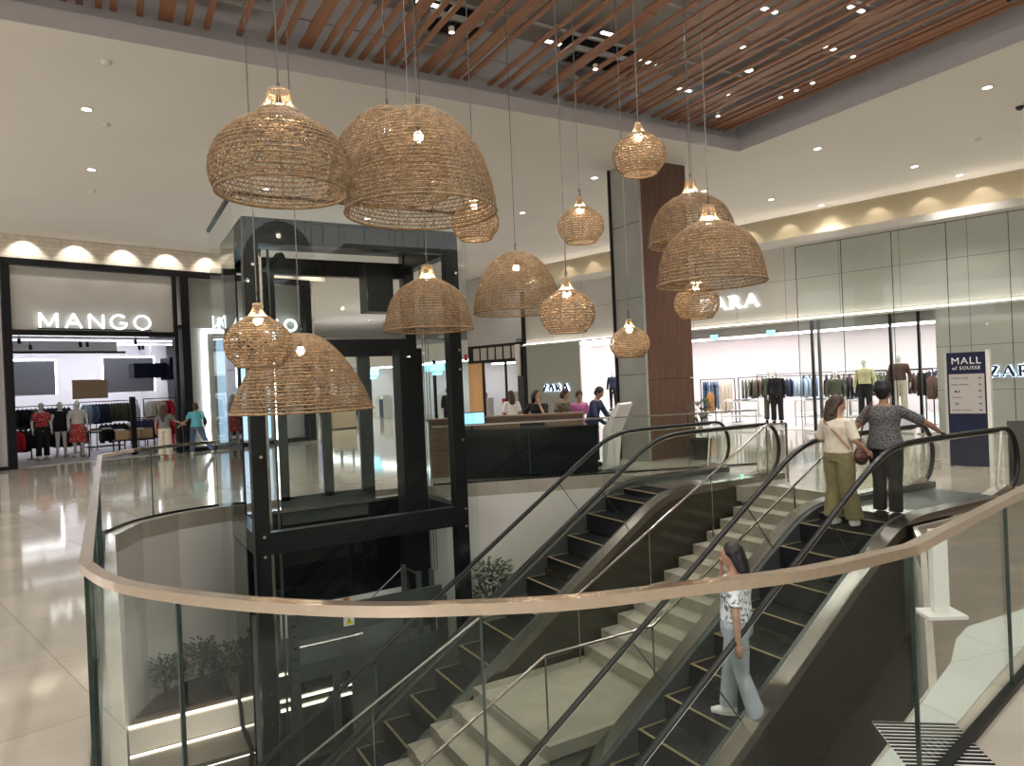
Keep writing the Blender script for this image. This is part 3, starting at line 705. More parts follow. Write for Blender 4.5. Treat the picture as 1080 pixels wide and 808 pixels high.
def folded(u, v, z, colr, where, w=.3, d=.24, h=.05):
    b = MB(); b.ell((0, 0, h/2), (w/2, d/2, h/2*1.15), 12, 6); b.box(-w*.46, w*.46, -d*.46, d*.46, .004, h*.8)
    o = b.obj('folded_garment', F[colr], loc=W(u, v, z), rz=A15+random.uniform(-.2, .2), smooth=False)
    tag(o, f'folded {colr} garment lying {where}', 'folded garment', f'folded {colr} garments {where}'); return o
def display_table(u, v, L, D_, h, m, where, rz=0, shelf=True):
    t = sthing('display_table', 'low display table '+where, 'display table', u, v, rz=rz)
    MB().box(-L/2, L/2, -D_/2, D_/2, h-.04, h).obj('table_top', M[m], t)
    if shelf: MB().box(-L/2+.03, L/2-.03, -D_/2+.03, D_/2-.03, .28, .31).obj('shelf', M[m], t)
    for a in (-1, 1):
        for c in (-1, 1): MB().cbox((a*(L/2-.02), c*(D_/2-.02), h/2-.02), (.035, .035, h-.04)).obj('leg', M[m], t)
    return t

# left shop stock (camera sees it along +v)
def mannequin(u, v, z, label, yaw, H, top, bottom, shoes, pose=None, hair=None, voxel=.014, plat=True):
    r = person('mannequin', label, W(u, v, z), A15+yaw, H, 'mannequin', hair, top, bottom, shoes, pose, voxel, cat='mannequin')
    if plat: MB().lathe([(.2, -.03), (.2, 0)], n=20).obj('base_plate', M['stain'], r)
    return r
mannequin(5.13, 26.2, .05, 'white mannequin in red patterned blouse and black trousers, leftmost of three', -pi/2+.2, 1.78, ('redprint', 'short', .98), ('black', 'straight'), 'white')
mannequin(5.75, 26.7, .05, 'white mannequin in short black dress with bare legs, middle of three', -pi/2+.1, 1.78, ('black', 'none', .95), ('black', 'mini'), 'white')
mannequin(6.15, 26.3, .05, 'white mannequin in white tee and red patterned skirt, rightmost of three', -pi/2-.15, 1.8, ('white', 'short', .98), ('redprint', 'midi'), 'white')
clothes_rail(4.15, 26.9, .9, .3, 1.05, rep('red top*4,black top*2'), 'left of the three mannequins in the left shop', gap=.1)
clothes_rail(4.6, 28.2, 1.9, 0, 1.72, rep('black top*4,grey top*2,redprint top*1,navy top*4,black top*3'), 'behind the three mannequins')
clothes_rail(6.7, 28.4, 1.9, 0, 1.78, rep('paleblue top*2,blue top*2,navy top*4,olive top*7,grey top*1,white top*1'), 'in the middle of the left shop')
clothes_rail(8.7, 28.0, 1.3, 0, 1.80, rep('white top*2,cream top*3,red top*3,beige top*2'), 'below the dark canopy, upper one')
clothes_rail(7.95, 26.9, 1.35, 0, 1.15, rep('navy top*5,red top*6'), 'right of the table in the left shop')
clothes_rail(4.9, 29.1, 2.3, 0, 1.0, rep('black top*7,navy top*4,grey top*3'), 'low behind the left shop mannequins')
clothes_rail(7.4, 29.1, 2.6, 0, 1.02, rep('black top*6,white top*3,navy top*5,red top*2'), 'low behind the left shop table')
clothes_rail(8.35, 25.4, .45, 0, .74, rep('red top*2'), 'low down beside the right door post')
display_table(6.9, 26.3, 1.1, .7, .8, 'black', 'right of the mannequins in the left shop')
for k, c in enumerate(('white', 'black', 'navy', 'red', 'white', 'grey', 'black', 'paleblue')):
    folded(6.6+.32*(k % 3), 26.1+.22*((k//3) % 2), .8+.06*(k//6)+.0, c, 'on the black table in the left shop')
display_table(7.6, 25.6, 1.1, .7, .5, 'black', 'low one holding tan boxes in the left shop', shelf=False)
for k in range(3):
    o = MB().box(-.17, .17, -.14, .14, 0, .3).obj('tan_bag', M['tan'], loc=W(7.25+.37*k, 25.6, .5), rz=A15); tag(o, 'tan woven box bag on the low table in the left shop', 'bag', 'tan bags on the low table')
for k, c in enumerate(('white', 'black', 'white', 'grey')): folded(7.2+.28*k, 25.6, .8, c, 'on top of the tan bags')
o = sobj('shop_pillar', MB().box(7.35, 7.5, 24.9, 25.05, 0, 1.9), M['black']); tag(o, 'slim black post standing at the left shop entrance', 'post')

# ================================================================== RIGHT SHOP (facade on u = 21.2)
U0 = 21.2
b = MB(); b.box(U0+.3, U0+.4, -14, 20.4, 5.8, CEIL); sstruct('wall_right_band', b, M['gold'])
b = MB(); b.box(U0-.25, U0+.4, -14, 20.4, 5.62, 5.82); sstruct('trim_1', b, M['white'])
b = MB(); b.box(U0, U0+.2, -14, 20.4, 3.36, 5.62); b.box(U0, U0+.2, -14, 5.2, 0, 3.36); b.box(U0, U0+.2, 12.7, 15.5, 0, 3.36); sstruct('wall_right', b, M['stonewall'])
b = MB(); b.box(U0-.16, U0, -14, 20.4, 3.30, 3.36); sstruct('trim_2', b, M['white'])
t = sobj('cove_light', MB().box(U0-.13, U0-.05, -14, 20.3, 3.362, 3.38), M['strip']); tag(t, 'long thin light strip on the ledge above the right shop opening', 'cove light')
t = sobj('cornice_light', MB().box(U0+.02, U0+.1, -14, 20.3, 5.822, 5.84), M['strip']); tag(t, 'long thin light strip on the upper ledge of the right facade', 'cove light')
b = MB(); b.box(U0+.2, U0+.45, 5.2, 12.7, 3.04, 3.36); sstruct('wall_bulkhead', b, M['panel'])
# interior
b = MB(); b.box(U0+.2, 31, -3, 20.4, 0, .012); sstruct('floor_right_shop', b, mat('right_shop_floor', (.62, .60, .60), .18))
b = MB(); b.box(30.9, 31, -3, 20.4, 0, 3.5); b.box(U0+.2, 31, 20.3, 20.4, 0, 3.5); b.box(U0+.2, 31, -3.1, -3, 0, 3.5); b.box(U0+.2, 25.5, 4.9, 5.0, 0, 3.4)
sstruct('wall_right_shop', b, mat('right_shop_wall', (.66, .60, .60), .7))
b = MB(); b.box(U0+.2, 31, -3, 20.4, 3.4, 3.5); sstruct('ceiling_right_shop', b, M['shopwhite'])
for u in (22.0, 23.4, 24.8, 26.6, 28.6):
    o = sobj('ceiling_light_panel', MB().box(u, u+.5, -2, 20, 3.34, 3.38), M['shoplight']); tag(o, 'long bright light strip in the ceiling of the right shop', 'light panel', 'light strips in the right shop ceiling')
# pleated panel and narrow window left of the column
b = MB()
for k in range(22):
    q = 17.4+.13*k; b.box(U0-.02, U0+.06+.05*(k % 2), q, q+.13, 0, 3.36)
sstruct('wall_pleated_panel', b, mat('pleated_panel', (.36, .37, .31), .5))
b = MB(); b.box(U0-.06, U0+.1, 20.26, 20.45, 0, 5.6); sstruct('trim_3', b, M['black'])
# signs
def letters_thing(word, h, thin, thick, gap, serif, width, label, u, v, z, m, halo=None):
    mb, wd = stroke_letters(word, h, thin, thick, gap, serif); k = width/wd
    t = sthing('shop_sign', label, 'shop sign', u, v, z, rz=-pi/2)
    put_letters(mb, k, 1, -.04, 'letter', m, t)
    if halo:
        mb2, _ = stroke_letters(word, h, thin*1.6, thick*1.5, gap, serif); put_letters(mb2, k, .3, .02, 'backlight', halo, t)
    return t
letters_thing('ZARA', .40, .04, .085, .12, True, 2.0, 'large glowing shop name on the stone wall right of the tall column', U0-.02, 12.08, 3.92, M['sign'])
letters_thing('ZARA', .27, .035, .075, .12, True, 1.15, 'small dark shop name with blue backlight at the right picture edge', U0-.03, 4.02, 1.47, M['navy'], M['signhalo'])
letters_thing('ZARA', .25, .035, .075, .12, True, 1.3, 'small dark shop name with blue backlight behind the people at the desk', U0-.08, 19.3, 1.42, M['navy'], M['signhalo'])
for v, lab in ((11.7, 'small blue-green exit sign above the shop opening, left one'), (9.75, 'small blue-green exit sign above the shop opening, right one')):
    t = sthing('exit_sign', lab, 'exit sign', U0+.1, v, 3.03, rz=-pi/2)
    MB().box(-.14, .14, -.02, .02, -.08, .1).obj('case', M['white'], t); MB().box(-.13, .13, -.026, -.021, -.07, .09).obj('face', M['cyan'], t)
    b = MB(); b.box(.03, .1, -.03, -.027, -.0, .03); b.add([(-.02, -.03, .015), (.03, -.03, -.03), (.03, -.03, .06)], [(0, 1, 2)]); b.box(-.1, -.06, -.03, -.027, -.04, .06); b.obj('symbol', M['textwhite'], t)
# glass screen
sc = sthing('glass_screen', 'tall frameless glass screen in front of the right shop', 'glass screen', 0, 0)
vv = [8.72, 7.42, 6.1, 4.8, 3.46, 2.1, .7, -.7]
for a, c in zip(vv[:-1], vv[1:]):
    MB().box(U0-.32, U0-.30, c+.006, a-.006, .02, 5.5).obj('glass_panel', M['glass'], sc)
    MB().box(U0-.325, U0-.295, a-.006, a+.006, .02, 5.5).obj('glass_edge', M['edge'], sc)
MB().box(U0-.33, U0-.29, -.7, 8.72, 5.5, 5.515).obj('top_edge', M['edge'], sc); MB().box(U0-.35, U0-.27, -.7, 8.72, 0, .03).obj('floor_channel', M['stain'], sc)
for v, lab in ((8.45, 'slim dark door post at the left end of the glass screen'), (8.25, 'grey door post beside the dark one behind the glass screen'), (6.3, 'slim dark door post left of the brown-jacket mannequin'), (5.6, 'slim dark door post near the stone wall edge')):
    o = sobj('door_post', MB().box(U0-.05, U0+.06, v-.03, v+.03, 0, 3.3), M['greysteel'] if v == 8.25 else M['black']); tag(o, lab, 'door post')
# stock
mannequin(22.4, 10.15, .12, 'mannequin in dark suit at the right shop front, right one of the pair', pi+.3, 1.80, ('black', 'long', .86), ('black', 'straight'), 'black')
mannequin(22.75, 10.55, .12, 'mannequin in grey coat close behind the dark-suited one', pi+.3, 1.80, ('olive', 'long', .7), ('olive', 'straight'), 'black')
mannequin(22.4, 7.42, .30, 'white mannequin in pale yellow jacket and dark trousers', pi+.1, 1.82, ('yellow', 'long', .98), ('black', 'straight'), 'black')
mannequin(22.5, 6.5, .40, 'white mannequin in brown jacket and pale trousers', pi+.2, 1.82, ('brown', 'long', .95), ('beige', 'straight'), 'black')
mannequin(22.6, 8.35, .1, 'white mannequin in olive coat near the pale yellow jacket one', pi+.5, 1.70, ('olive', 'long', .75), ('beige', 'straight'), 'black')
mannequin(22.5, 16.85, .55, 'mannequin in dark bomber jacket in the narrow window left of the column', pi+.2, 1.60, ('navy', 'long', .95), ('black', 'slim'), 'black')
for u, v, s_ in ((22.4, 7.42, .5), (22.5, 6.5, .5), (22.5, 16.85, .5), (22.45, 10.35, .7)):
    zt = {7.42: .27, 6.5: .37, 16.85: .52, 10.35: .09}[v]
    o = sobj('plinth', MB().box(u-s_/2, u+s_/2, v-s_/2, v+s_/2, .012, zt), M['shopwhite'])
    tag(o, {7.42: 'white plinth under the yellow-jacket mannequin', 6.5: 'white plinth under the brown-jacket mannequin', 16.85: 'white plinth in the narrow window', 10.35: 'low white plinth under the suited pair'}[v], 'plinth')
R = -pi/2
clothes_rail(24.1, 13.9, 1.4, R, 1.62, rep('denim trousers*5,cream long*4'), 'next to the wood-clad column')
clothes_rail(22.9, 13.0, .35, R, 1.25, rep('tan top*2'), 'low in front beside the column')
clothes_rail(24.2, 12.4, 3.0, R, 1.65, rep('olive top*4,brown top*3,black top*3,navy top*5,paleblue top*5,blue top*2'), 'left of the suited mannequins')
clothes_rail(24.0, 9.3, 1.5, R, 1.62, rep('black top*10'), 'right of the suited mannequins')
clothes_rail(25.3, 8.9, 1.3, R, 1.62, rep('pink top*1,grey top*2,black top*5'), 'behind the dark door posts')
clothes_rail(24.0, 7.9, 1.9, R, 1.70, rep('olive top*6,brown top*5,black top*3'), 'behind the yellow-jacket mannequin')
clothes_rail(23.0, 5.95, .7, R, 1.6, rep('brown top*2,beige top*1,navy top*3'), 'beside the stone wall edge')
clothes_rail(28, 13.5, 5, R, 1.7, rep('grey top*3,white top*5,navy top*5,brown top*4,black top*5'), 'far back in the right shop')
clothes_rail(28, 8.0, 4, R, 1.7, rep('white top*3,navy top*5,brown top*4,black top*5'), 'far back behind the glass screen')
for u, v, L, lab in ((23.2, 11.7, 1.4, 'left of the suited mannequins'), (23.3, 9.15, 1.3, 'right of the suited mannequins'), (23.3, 7.95, .7, 'behind the door posts')):
    display_table(u, v, L, .8, .85, 'white', lab, rz=R)
    for k in range(int(L/.34)): folded(u-.15, v-L/2+.2+.34*k, .85, ['paleblue', 'navy', 'grey', 'white', 'black'][k % 5], 'on the table '+lab)
# ceiling details wash lights for the two facades
def wash(u, v, z, tu, tv, tz, watt, ang, name='wall_washer'):
    l = bpy.data.lights.new(name, 'SPOT'); l.energy = watt; l.spot_size = radians(ang); l.spot_blend = .5; l.shadow_soft_size = .03; l.color = (1, .90, .78)
    o = bpy.data.objects.new(name, l); COL.objects.link(o); p = Vector(W(u, v, z)); o.location = p
    o.rotation_euler = (Vector(W(tu, tv, tz))-p).to_track_quat('-Z', 'Y').to_euler()
for k in range(12): wash(3.1+1.28*k-2.5, V0-.42, CEIL-.05, 3.1+1.28*k-2.5, V0-.02, 5.9, 34, 92)
for k in range(17): wash(U0-.12, -1+1.27*k, CEIL-.05, U0+.3, -1+1.27*k, 5.75, 14, 80)
# ================================================================== GLASS RAILINGS
def smooth_path(pts, n=6):
    out = []; P_ = [pts[0]]+pts+[pts[-1]]
    for i in range(1, len(P_)-2):
        for k in range(n):
            t = k/n; a, b_, c, d = [Vector(P_[i+j]) for j in (-1, 0, 1, 2)]
            out.append(tuple(.5*((2*b_)+(c-a)*t+(2*a-5*b_+4*c-d)*t*t+(3*b_-a-3*c+d)*t**3)))
    out.append(pts[-1]); return out
def cut(path, a, b_):      # part of a polyline between two arc lengths
    out = []; L = 0
    for p, q in zip(path[:-1], path[1:]):
        d = math.dist(p, q)
        if L+d >= a and L <= b_:
            t0 = max(0, (a-L)/d); t1 = min(1, (b_-L)/d)
            s0 = (p[0]+(q[0]-p[0])*t0, p[1]+(q[1]-p[1])*t0); s1 = (p[0]+(q[0]-p[0])*t1, p[1]+(q[1]-p[1])*t1)
            if not out: out.append(s0)
            if math.dist(out[-1], s1) > 1e-5: out.append(s1)
        L += d
    return out
def plen(path): return sum(math.dist(p, q) for p, q in zip(path[:-1], path[1:]))
def railing(name, label, path, cuts, gm, rail_m, w=.055, h=.042, z=1.1, base=True):
    t = thing(name, label, 'glass railing', (0, 0, 0))
    MB().sweep(path, w, z-h, z).obj('handrail', rail_m, t)
    if base: MB().sweep(path, .05, .0, .03).obj('base_shoe', M['black'], t)
    for a, c in zip(cuts[:-1], cuts[1:]):
        q = cut(path, a+.006, c-.006)
        MB().sweep(q, .017, .03, z-h).obj('glass_panel', gm, t)
        e = cut(path, max(c-.0045, 0), c+.0045)
        if len(e) > 1: MB().sweep(e, .019, .03, z-h).obj('glass_joint', M['edge'], t)
    return t
nearp = [(-.12, 11.35), (-.12, 9), (-.12, 6.5), (-.12, 4.6), (-.12, 3.95)]+smooth_path([(-.12, 3.95), (.02, 3.45), (.37, 2.9), (.76, 2.49), (1.11, 2.25), (1.43, 2.08), (1.83, 1.96), (2.35, 1.82), (2.98, 1.78)], 5)[1:]+[(4.73, 2.14), (6.4, 2.5), (9.5, 3.2)]
L = plen(nearp); l0 = 7.4
acc = {}; s_ = 0
cuts = [0, 1.9, 3.7, 5.5, 7.4]
x3 = 0; s_ = 0
for p, q in zip(nearp[:-1], nearp[1:]):
    s_ += math.dist(p, q)
    if abs(q[0]-2.98) < .01: x3 = s_
cuts += [l0+(x3-l0)*.22, l0+(x3-l0)*.53, x3, x3+1.45, x3+3.2, x3+5, L]
railing('glass_railing', 'curved glass railing with broad steel handrail, nearest the viewer', nearp, cuts, M['glass'], M['stainwarm'])
farp = [(-.12, 11.35)]+smooth_path([(-.02, 11.55), (.3, 12.1), (.85, 12.5), (1.55, 12.72)], 4)
railing('glass_railing', 'glass railing curving round the far left corner to the lift', farp, [0, 1.2, plen(farp)], M['glass'], M['stainwarm'], h=.05)
farq = [(5.2, 12.1), (5.84, 11.86), (8.35, 10.95), (8.5, 10.85)]
railing('glass_railing', 'glass railing in front of the black service desk', farq, [0, 1.85, plen(farq)], M['glass'], M['stain'], h=.03)
farq = [(8.52, 10.84), (9.9, 10.3), (11.3, 9.8)]
railing('glass_railing', 'glass railing between the desk and the left escalator top', farq, [0, 1.5, plen(farq)], M['glass'], M['stain'], h=.03)

# ================================================================== ESCALATORS
SL = .655
def softp(x, w=.16): return w*math.log1p(math.exp(min(x/w, 40))) if x/w < 40 else x
def escalator(yc, X0, xt, label, n_lab):
    t = thing('escalator', label, 'escalator', (0, yc, 0))
    xb = X0+(LOW)/SL       # bottom comb
    def S(x, w=.18):
        z = -SL*softp(X0-x, w)
        return LOW+SL*softp((z-LOW)/SL, w)
    xs_ = [xb-1.6+.12*i for i in range(int((xt-xb+1.6)/.12)+1)]+[xt]
    for sgn in (-1, 1):
        # skirt and decking
        b = MB()
        def band(y0, y1, z0f, z1f, a=None, c=None):
            n = len(xs_); o = len(b.v)
            for x in xs_:
                b.v += [(x, y0, z0f(x)), (x, y1, z0f(x)), (x, y1, z1f(x)), (x, y0, z1f(x))]
            for i in range(n-1):
                p = o+4*i; q = p+4
                b.f += [(p, p+1, q+1, q), (p+1, p+2, q+2, q+1), (p+2, p+3, q+3, q+2), (p+3, p, q, q+3)]
            b.f += [(o, o+3, o+2, o+1), (o+4*n-4, o+4*n-3, o+4*n-2, o+4*n-1)]
        ya, yb_ = sorted((sgn*.50, sgn*.56))
        band(ya, yb_, lambda x: S(x)-.25, lambda x: S(x)+.085); b.obj('skirt', M['greysteel'], t)
        b = MB(); ya, yb_ = sorted((sgn*.56, sgn*.745)); band(ya, yb_, lambda x: S(x)-.02, lambda x: S(x)+.10); b.obj('decking', M['decksteel'], t)
        b = MB(); ya, yb_ = sorted((sgn*.70, sgn*.74))
        xs0 = xs_; xs_ = [x for x in xs0 if x <= 9.0]
        band(ya, yb_, lambda x: S(x)-1.15, lambda x: S(x)-.02); b.obj('cladding', M['olive'], t)
        xs_ = xs0
        # glass balustrade
        b = MB(); y = sgn*.575
        g = [x for x in xs_ if x <= xt-.25]
        n = len(g); o = len(b.v)
        for x in g: b.v += [(x, y-.005, S(x)+.09), (x, y+.005, S(x)+.09), (x, y+.005, S(x)+.93), (x, y-.005, S(x)+.93)]
        for i in range(n-1):
            p = o+4*i; q = p+4; b.f += [(p, p+1, q+1, q), (p+1, p+2, q+2, q+1), (p+2, p+3, q+3, q+2), (p+3, p, q, q+3)]
        # rounded newel of glass
        cz = .52; pts = [(xt-.25+.30*cos(a), cz+.41*sin(a)) for a in [radians(90-15*k) for k in range(13)]]
        b.extrude([(xt-.27, .09)]+pts[::-1][0:]+[(xt-.27, .93)] if False else [(xt-.25, .11)]+[p for p in reversed(pts)], y-.005, y+.005)
        b.obj('balustrade_glass', M['glassd'], t)
        # handrail with newel return
        hp = [(x, y, S(x)+.95) for x in xs_ if x < xt-.3]
        hp += [(xt-.25+.33*cos(radians(a)), y, .52+.43*sin(radians(a))) for a in range(85, -100, -15)]
        hp += [(xt-.5, y, .10)]
        b = MB(); b.tube(hp, .038, 10, ry=.026, side=(0, 1, 0)); b.obj('handrail', M['rubber'], t, smooth=True)
        b = MB(); b.tube([(p[0], p[1], p[2]-.035) for p in hp if p[0] < xt-.3], .02, 4); b.obj('handrail_guide', M['stain'], t)
        b = MB(); ya, yb_ = y-.07, y+.07
        b.extrude([(xt-.75, .10), (xt-.22, .10), (xt-.22, .16), (xt-.35, .20), (xt-.62, .13)], ya, yb_); b.obj('newel_box', M['stain'], t)
    # seams and joints of the glass
    for sgn in (-1, 1):
        for x in (X0-.7, X0-2.6, X0-4.5, X0-6.4):
            MB().bar((x, sgn*.575, S(x)+.1), (x-.42, sgn*.575, S(x-.42)+.93), .014, .008).obj('glass_joint', M['edge'], t)
    # steps
    x = X0+.55; r = .40*SL
    k = 0
    proto = MB(); proto.box(-.40, 0, -.495, .495, -.02, 0); proto.box(-.402, -.385, -.495, .495, -r, 0)
    for q in range(24): y = -.48+.04*q; proto.box(-.405, 0, y, y+.016, 0, .008)
    pm = proto.mesh('step', M['step'])
    lm = MB().box(-.405, -.37, -.495, .495, .008, .011).box(-.37, 0, .47, .495, .008, .011).box(-.37, 0, -.495, -.47, .008, .011).mesh('edge_line', M['yellow'])
    while x > xb-.6:
        z = max(LOW, S(x-.2)-.02-.1*min(1, max(0, (X0-x)/.8)))
        o = bpy.data.objects.new('step', pm); COL.objects.link(o); o.parent = t; o.location = (x, 0, z)
        l = bpy.data.objects.new('edge_line', lm); COL.objects.link(l); l.parent = o
        x -= .40; k += 1
    MB().box(X0+.5, 9.0, -.5, .5, -.06, .006).obj('comb_plate', M['stain'], t)
    MB().box(8.9, xt-.2, -.74, .74, -.05, .01).obj('landing_plate', M['greysteel'], t)
    MB().box(X0-1.5, 9.0, -.7, .7, -1.2, -1.1).obj('truss_soffit', M['olive'], t)
    # underside of the truss
    b = MB(); b.add([(xb, -.7, LOW+.02), (X0-.2, -.7, -1.15), (X0-.2, .7, -1.15), (xb, .7, LOW+.02), (xb, -.7, LOW), (X0-.2, -.7, -1.2), (X0-.2, .7, -1.2), (xb, .7, LOW)],
                    [(0, 1, 2, 3), (7, 6, 5, 4), (0, 4, 5, 1), (2, 6, 7, 3), (1, 5, 6, 2), (0, 3, 7, 4)]); b.obj('truss', M['olive'], t)
    return t, S
e1, S1 = escalator(8.93, 7.40, 10.10, 'left escalator with black steps climbing beside the white wall', '')
e3, S3 = escalator(5.53, 7.93, 10.82, 'right escalator carrying the two women at its top', '')
MB().lathe([(.02, .0), (.02, .01)], n=12).xf(Matrix.Translation((9.2, -.60, .12))).obj('indicator_light', emis('green_light', (.02, .9, .35), 5), e1)

# ================================================================== STONE STAIRS
st = thing('stone_staircase', 'pale stone stairs with a middle landing between the two escalators', 'staircase', (0, 6.3, 0))
rise, run = .154, .304
x = 9.3; z = 0
def stair_step(x, z):
    b = MB(); b.box(x-run-.02, x, 0, 1.48, z-rise-.04+.0, z-rise); b.box(x-.02, x, 0, 1.48, z-rise, z-.04);
    b.box(x-run, x, 1.48, 1.78, z-rise-.3, z-rise); b.obj('step', M['stair'], st)
MB().box(9.27, 9.34, 0, 1.6, -.154, .004).obj('top_nosing', M['stair'], st)
for i in range(13): stair_step(x-run*i, -rise*i)
xl = 9.3-run*13; zl = -rise*13
MB().box(xl-1.45, xl, 0, 1.78, zl-rise-.1+.1, zl-.002).obj('landing', M['stair'], st)
for i in range(18):
    if zl-rise*(i+1) > LOW: stair_step(xl-1.45-run*i, zl-rise*i)
b = MB(); b.add([(9.3, .03, -.3), (xl, .03, zl-.3), (xl-1.45, .03, zl-.3), (xl-1.45-run*18, .03, LOW), (xl-1.45-run*18+.6, .03, LOW), (xl, .03, zl-.55), (9.3, .03, -.6)]+
                [(9.3, 1.7, -.3), (xl, 1.7, zl-.3), (xl-1.45, 1.7, zl-.3), (xl-1.45-run*18, 1.7, LOW), (xl-1.45-run*18+.6, 1.7, LOW), (xl, 1.7, zl-.55), (9.3, 1.7, -.6)],
                [(0, 1, 2, 3, 4, 5, 6), (13, 12, 11, 10, 9, 8, 7)]+[(i, i+7, (i+1) % 7+7, (i+1) % 7) for i in range(7)]); b.obj('stringer', M['stair'], st)
def stair_rail(y, lab, endpost, m, full=True):
    t = thing('stair_railing', lab, 'stair railing', (0, y, 0))
    xe = xl-1.45-run*14
    P_ = [(9.34, .98), (xl+.1, zl+.93), (xl-1.40, zl+.93), (xe, zl-rise*14+.93)]
    if endpost: P_ = [(9.82, .98)]+P_
    b = MB(); b.tube([(p[0], 0, p[1]) for p in P_], .017, 8); b.obj('handrail', m, t, smooth=False)
    for (a, c) in zip(P_[:-1], P_[1:]):
        n = max(1, round(abs(a[0]-c[0])/1.35))
        for k in range(n):
            p = (a[0]+(c[0]-a[0])*k/n, a[1]+(c[1]-a[1])*k/n); q = (a[0]+(c[0]-a[0])*(k+1)/n, a[1]+(c[1]-a[1])*(k+1)/n)
            MB().extrude([(p[0]-.008, p[1]-.93), (p[0]-.008, p[1]-.03), (q[0]+.008, q[1]-.03), (q[0]+.008, q[1]-.93)], -.005, .005).obj('glass_panel', M['glassd'], t)
            if k == 0 or full: MB().bar((p[0], 0, p[1]-.96), (p[0], 0, p[1]), .02, .012).obj('post', M['stain'], t)
    if endpost: MB().bar((9.82, 0, 0), (9.82, 0, .98), .035, .02).obj('end_post', M['stain'], t)
    return t
stair_rail(7.9, 'steel handrail and glass on the left side of the stone stairs', True, M['decksteel'])
stair_rail(6.38, 'thin steel handrail on the right side of the stone stairs', False, M['decksteel'])

# ================================================================== LIFT
lf = thing('lift_shaft', 'black steel and glass lift tower rising through the floor opening', 'lift shaft', (0, 0, 0))
LX0, LX1, LY0, LY1, LT = 1.66, 4.88, 10.0, 12.05, 4.22
for (x, y) in ((LX0, LY0), (LX1-.2, LY0), (LX0, LY1-.2), (LX1-.2, LY1-.2)):
    MB().box(x, x+.2, y, y+.2, LOW, LT).obj('post', M['blacksteel'], lf)
def beam(x0, x1, y0, y1, z0, z1, nm='beam', m='blacksteel'): return MB().box(x0, x1, y0, y1, z0, z1).obj(nm, M[m], lf)
beam(LX0+.2, LX1-.2, LY0+.02, LY0+.18, -.36, -.06); beam(LX0+.2, LX1-.2, LY0+.02, LY0+.18, LT-.30, LT); beam(LX0+.2, LX1-.2, LY0+.03, LY0+.17, -3.55, -3.3)
beam(LX0, LX0+.18, LY0+.2, LY1-.2, -.36, -.06); beam(LX1-.18, LX1, LY0+.2, LY1-.2, -.36, -.06)
beam(LX0, LX0+.18, LY0+.2, LY1-.2, LT-.3, LT); beam(LX1-.18, LX1, LY0+.2, LY1-.2, LT-.3, LT)
beam(LX0+.2, LX1-.2, LY1-.18, LY1-.02, LT-.42, LT-.15); beam(LX0+.2, LX1-.2, LY1-.18, LY1-.02, 2.42, 2.72, 'door_header')
beam(LX0+.3, LX0+.5, LY0+.5, LY0+.7, 2.9, 3.6, 'bracket'); MB().bar((LX0+.1, LY0+.4, 3.2), (LX0+.7, LY0+.9, LT-.3), .12, .12).obj('brace', M['blacksteel'], lf)
beam(LX0, LX1, LY0, LY1, LT, LT+.05, 'roof', 'black')
MB().box(LX0+.25, LX0+.32, LY0+.45, LY0+.52, LOW, LT-.3).obj('guide_rail', M['stain'], lf); MB().box(LX0+.4, LX0+.43, LY0+.45, LY0+.48, LOW, LT-.3).obj('guide_rail', M['greysteel'], lf)
MB().box(4.22, 4.62, 11.0, 11.35, -4.8, 2.5).obj('mast', M['blacksteel'], lf)
for k in range(3): MB().tube([(4.68+.05*k, 11.1, LT-.3), (4.68+.05*k, 11.1, -1.3)], .008, 6).obj('hoist_cable', M['wire'], lf)
MB().box(3.75, 4.2, 11.1, 11.5, LT-1.1, LT-.3).obj('hoist_motor', M['blacksteel'], lf)
# landing doors at the back
for x0, x1 in ((2.42, 2.56), (3.14, 3.3), (3.8, 4.02), (4.55, 4.68)):
    MB().box(x0, x1, LY1-.12, LY1-.04, -.05, 2.42).obj('door_frame', M['greysteel' if x0 < 4 else 'blacksteel'], lf)
MB().box(2.56, 3.14, LY1-.09, LY1-.07, .12, 2.42).obj('door_glass', M['glass'], lf); MB().box(3.3, 3.8, LY1-.09, LY1-.07, .12, 2.42).obj('door_glass', M['glass'], lf)
MB().box(2.42, 4.02, LY1-.12, LY1-.04, -.02, .12).obj('door_sill', M['greysteel'], lf)
MB().box(2.4, 3.85, LY1-.2, LY1-.15, -.32, .06).obj('apron', M['greysteel'], lf)
MB().box(LX0+.2, LX1-.2, LY1-.14, LY1-.04, -1.7, -.05).obj('back_panel', M['blackgloss'], lf)
MB().box(LX0+.2, LX1-.2, LY1-.3, LY1-.14, -.1, -.05).obj('threshold', M['stain'], lf)
# glass skin
for z0, z1 in ((-4.8, -2.4), (-2.39, -.22), (-.21, 2.2), (2.21, LT+.3)):
    for x0, x1 in ((LX0-.03, 2.72), (2.73, 3.8), (3.81, LX1+.03)):
        MB().box(x0, x1, LY0-.10, LY0-.088, z0, z1).obj('glass_panel', M['glassl'], lf)
    MB().box(LX0-.13, LX0-.118, LY0-.10, LY1+.3, z0, z1).obj('glass_panel', M['glassl'], lf)
    MB().box(LX1+.118, LX1+.13, LY0-.10, LY1-.1, z0, z1).obj('glass_panel', M['glassl'], lf)
MB().bar((LX0-.13, LY0-.1, LT+.32), (LX0-.13, LY1+.3, LT+.32), .05, .05).obj('roof_edge', M['black'], lf)
MB().bar((LX0-.13, LY0-.1, LT+.32), (LX1+.13, LY0-.1, LT+.32), .04, .04).obj('roof_edge', M['black'], lf)
for z in (-4, -2.6, -2.2, -.35, -.08, 1.0, 2.1, 2.4, 3.6):
    for x in (LX0+.1, LX1-.1):
        MB().tube([(x, LY0-.12, z), (x, LY0, z)], .022, 8).obj('glass_fixing', M['stain'], lf)
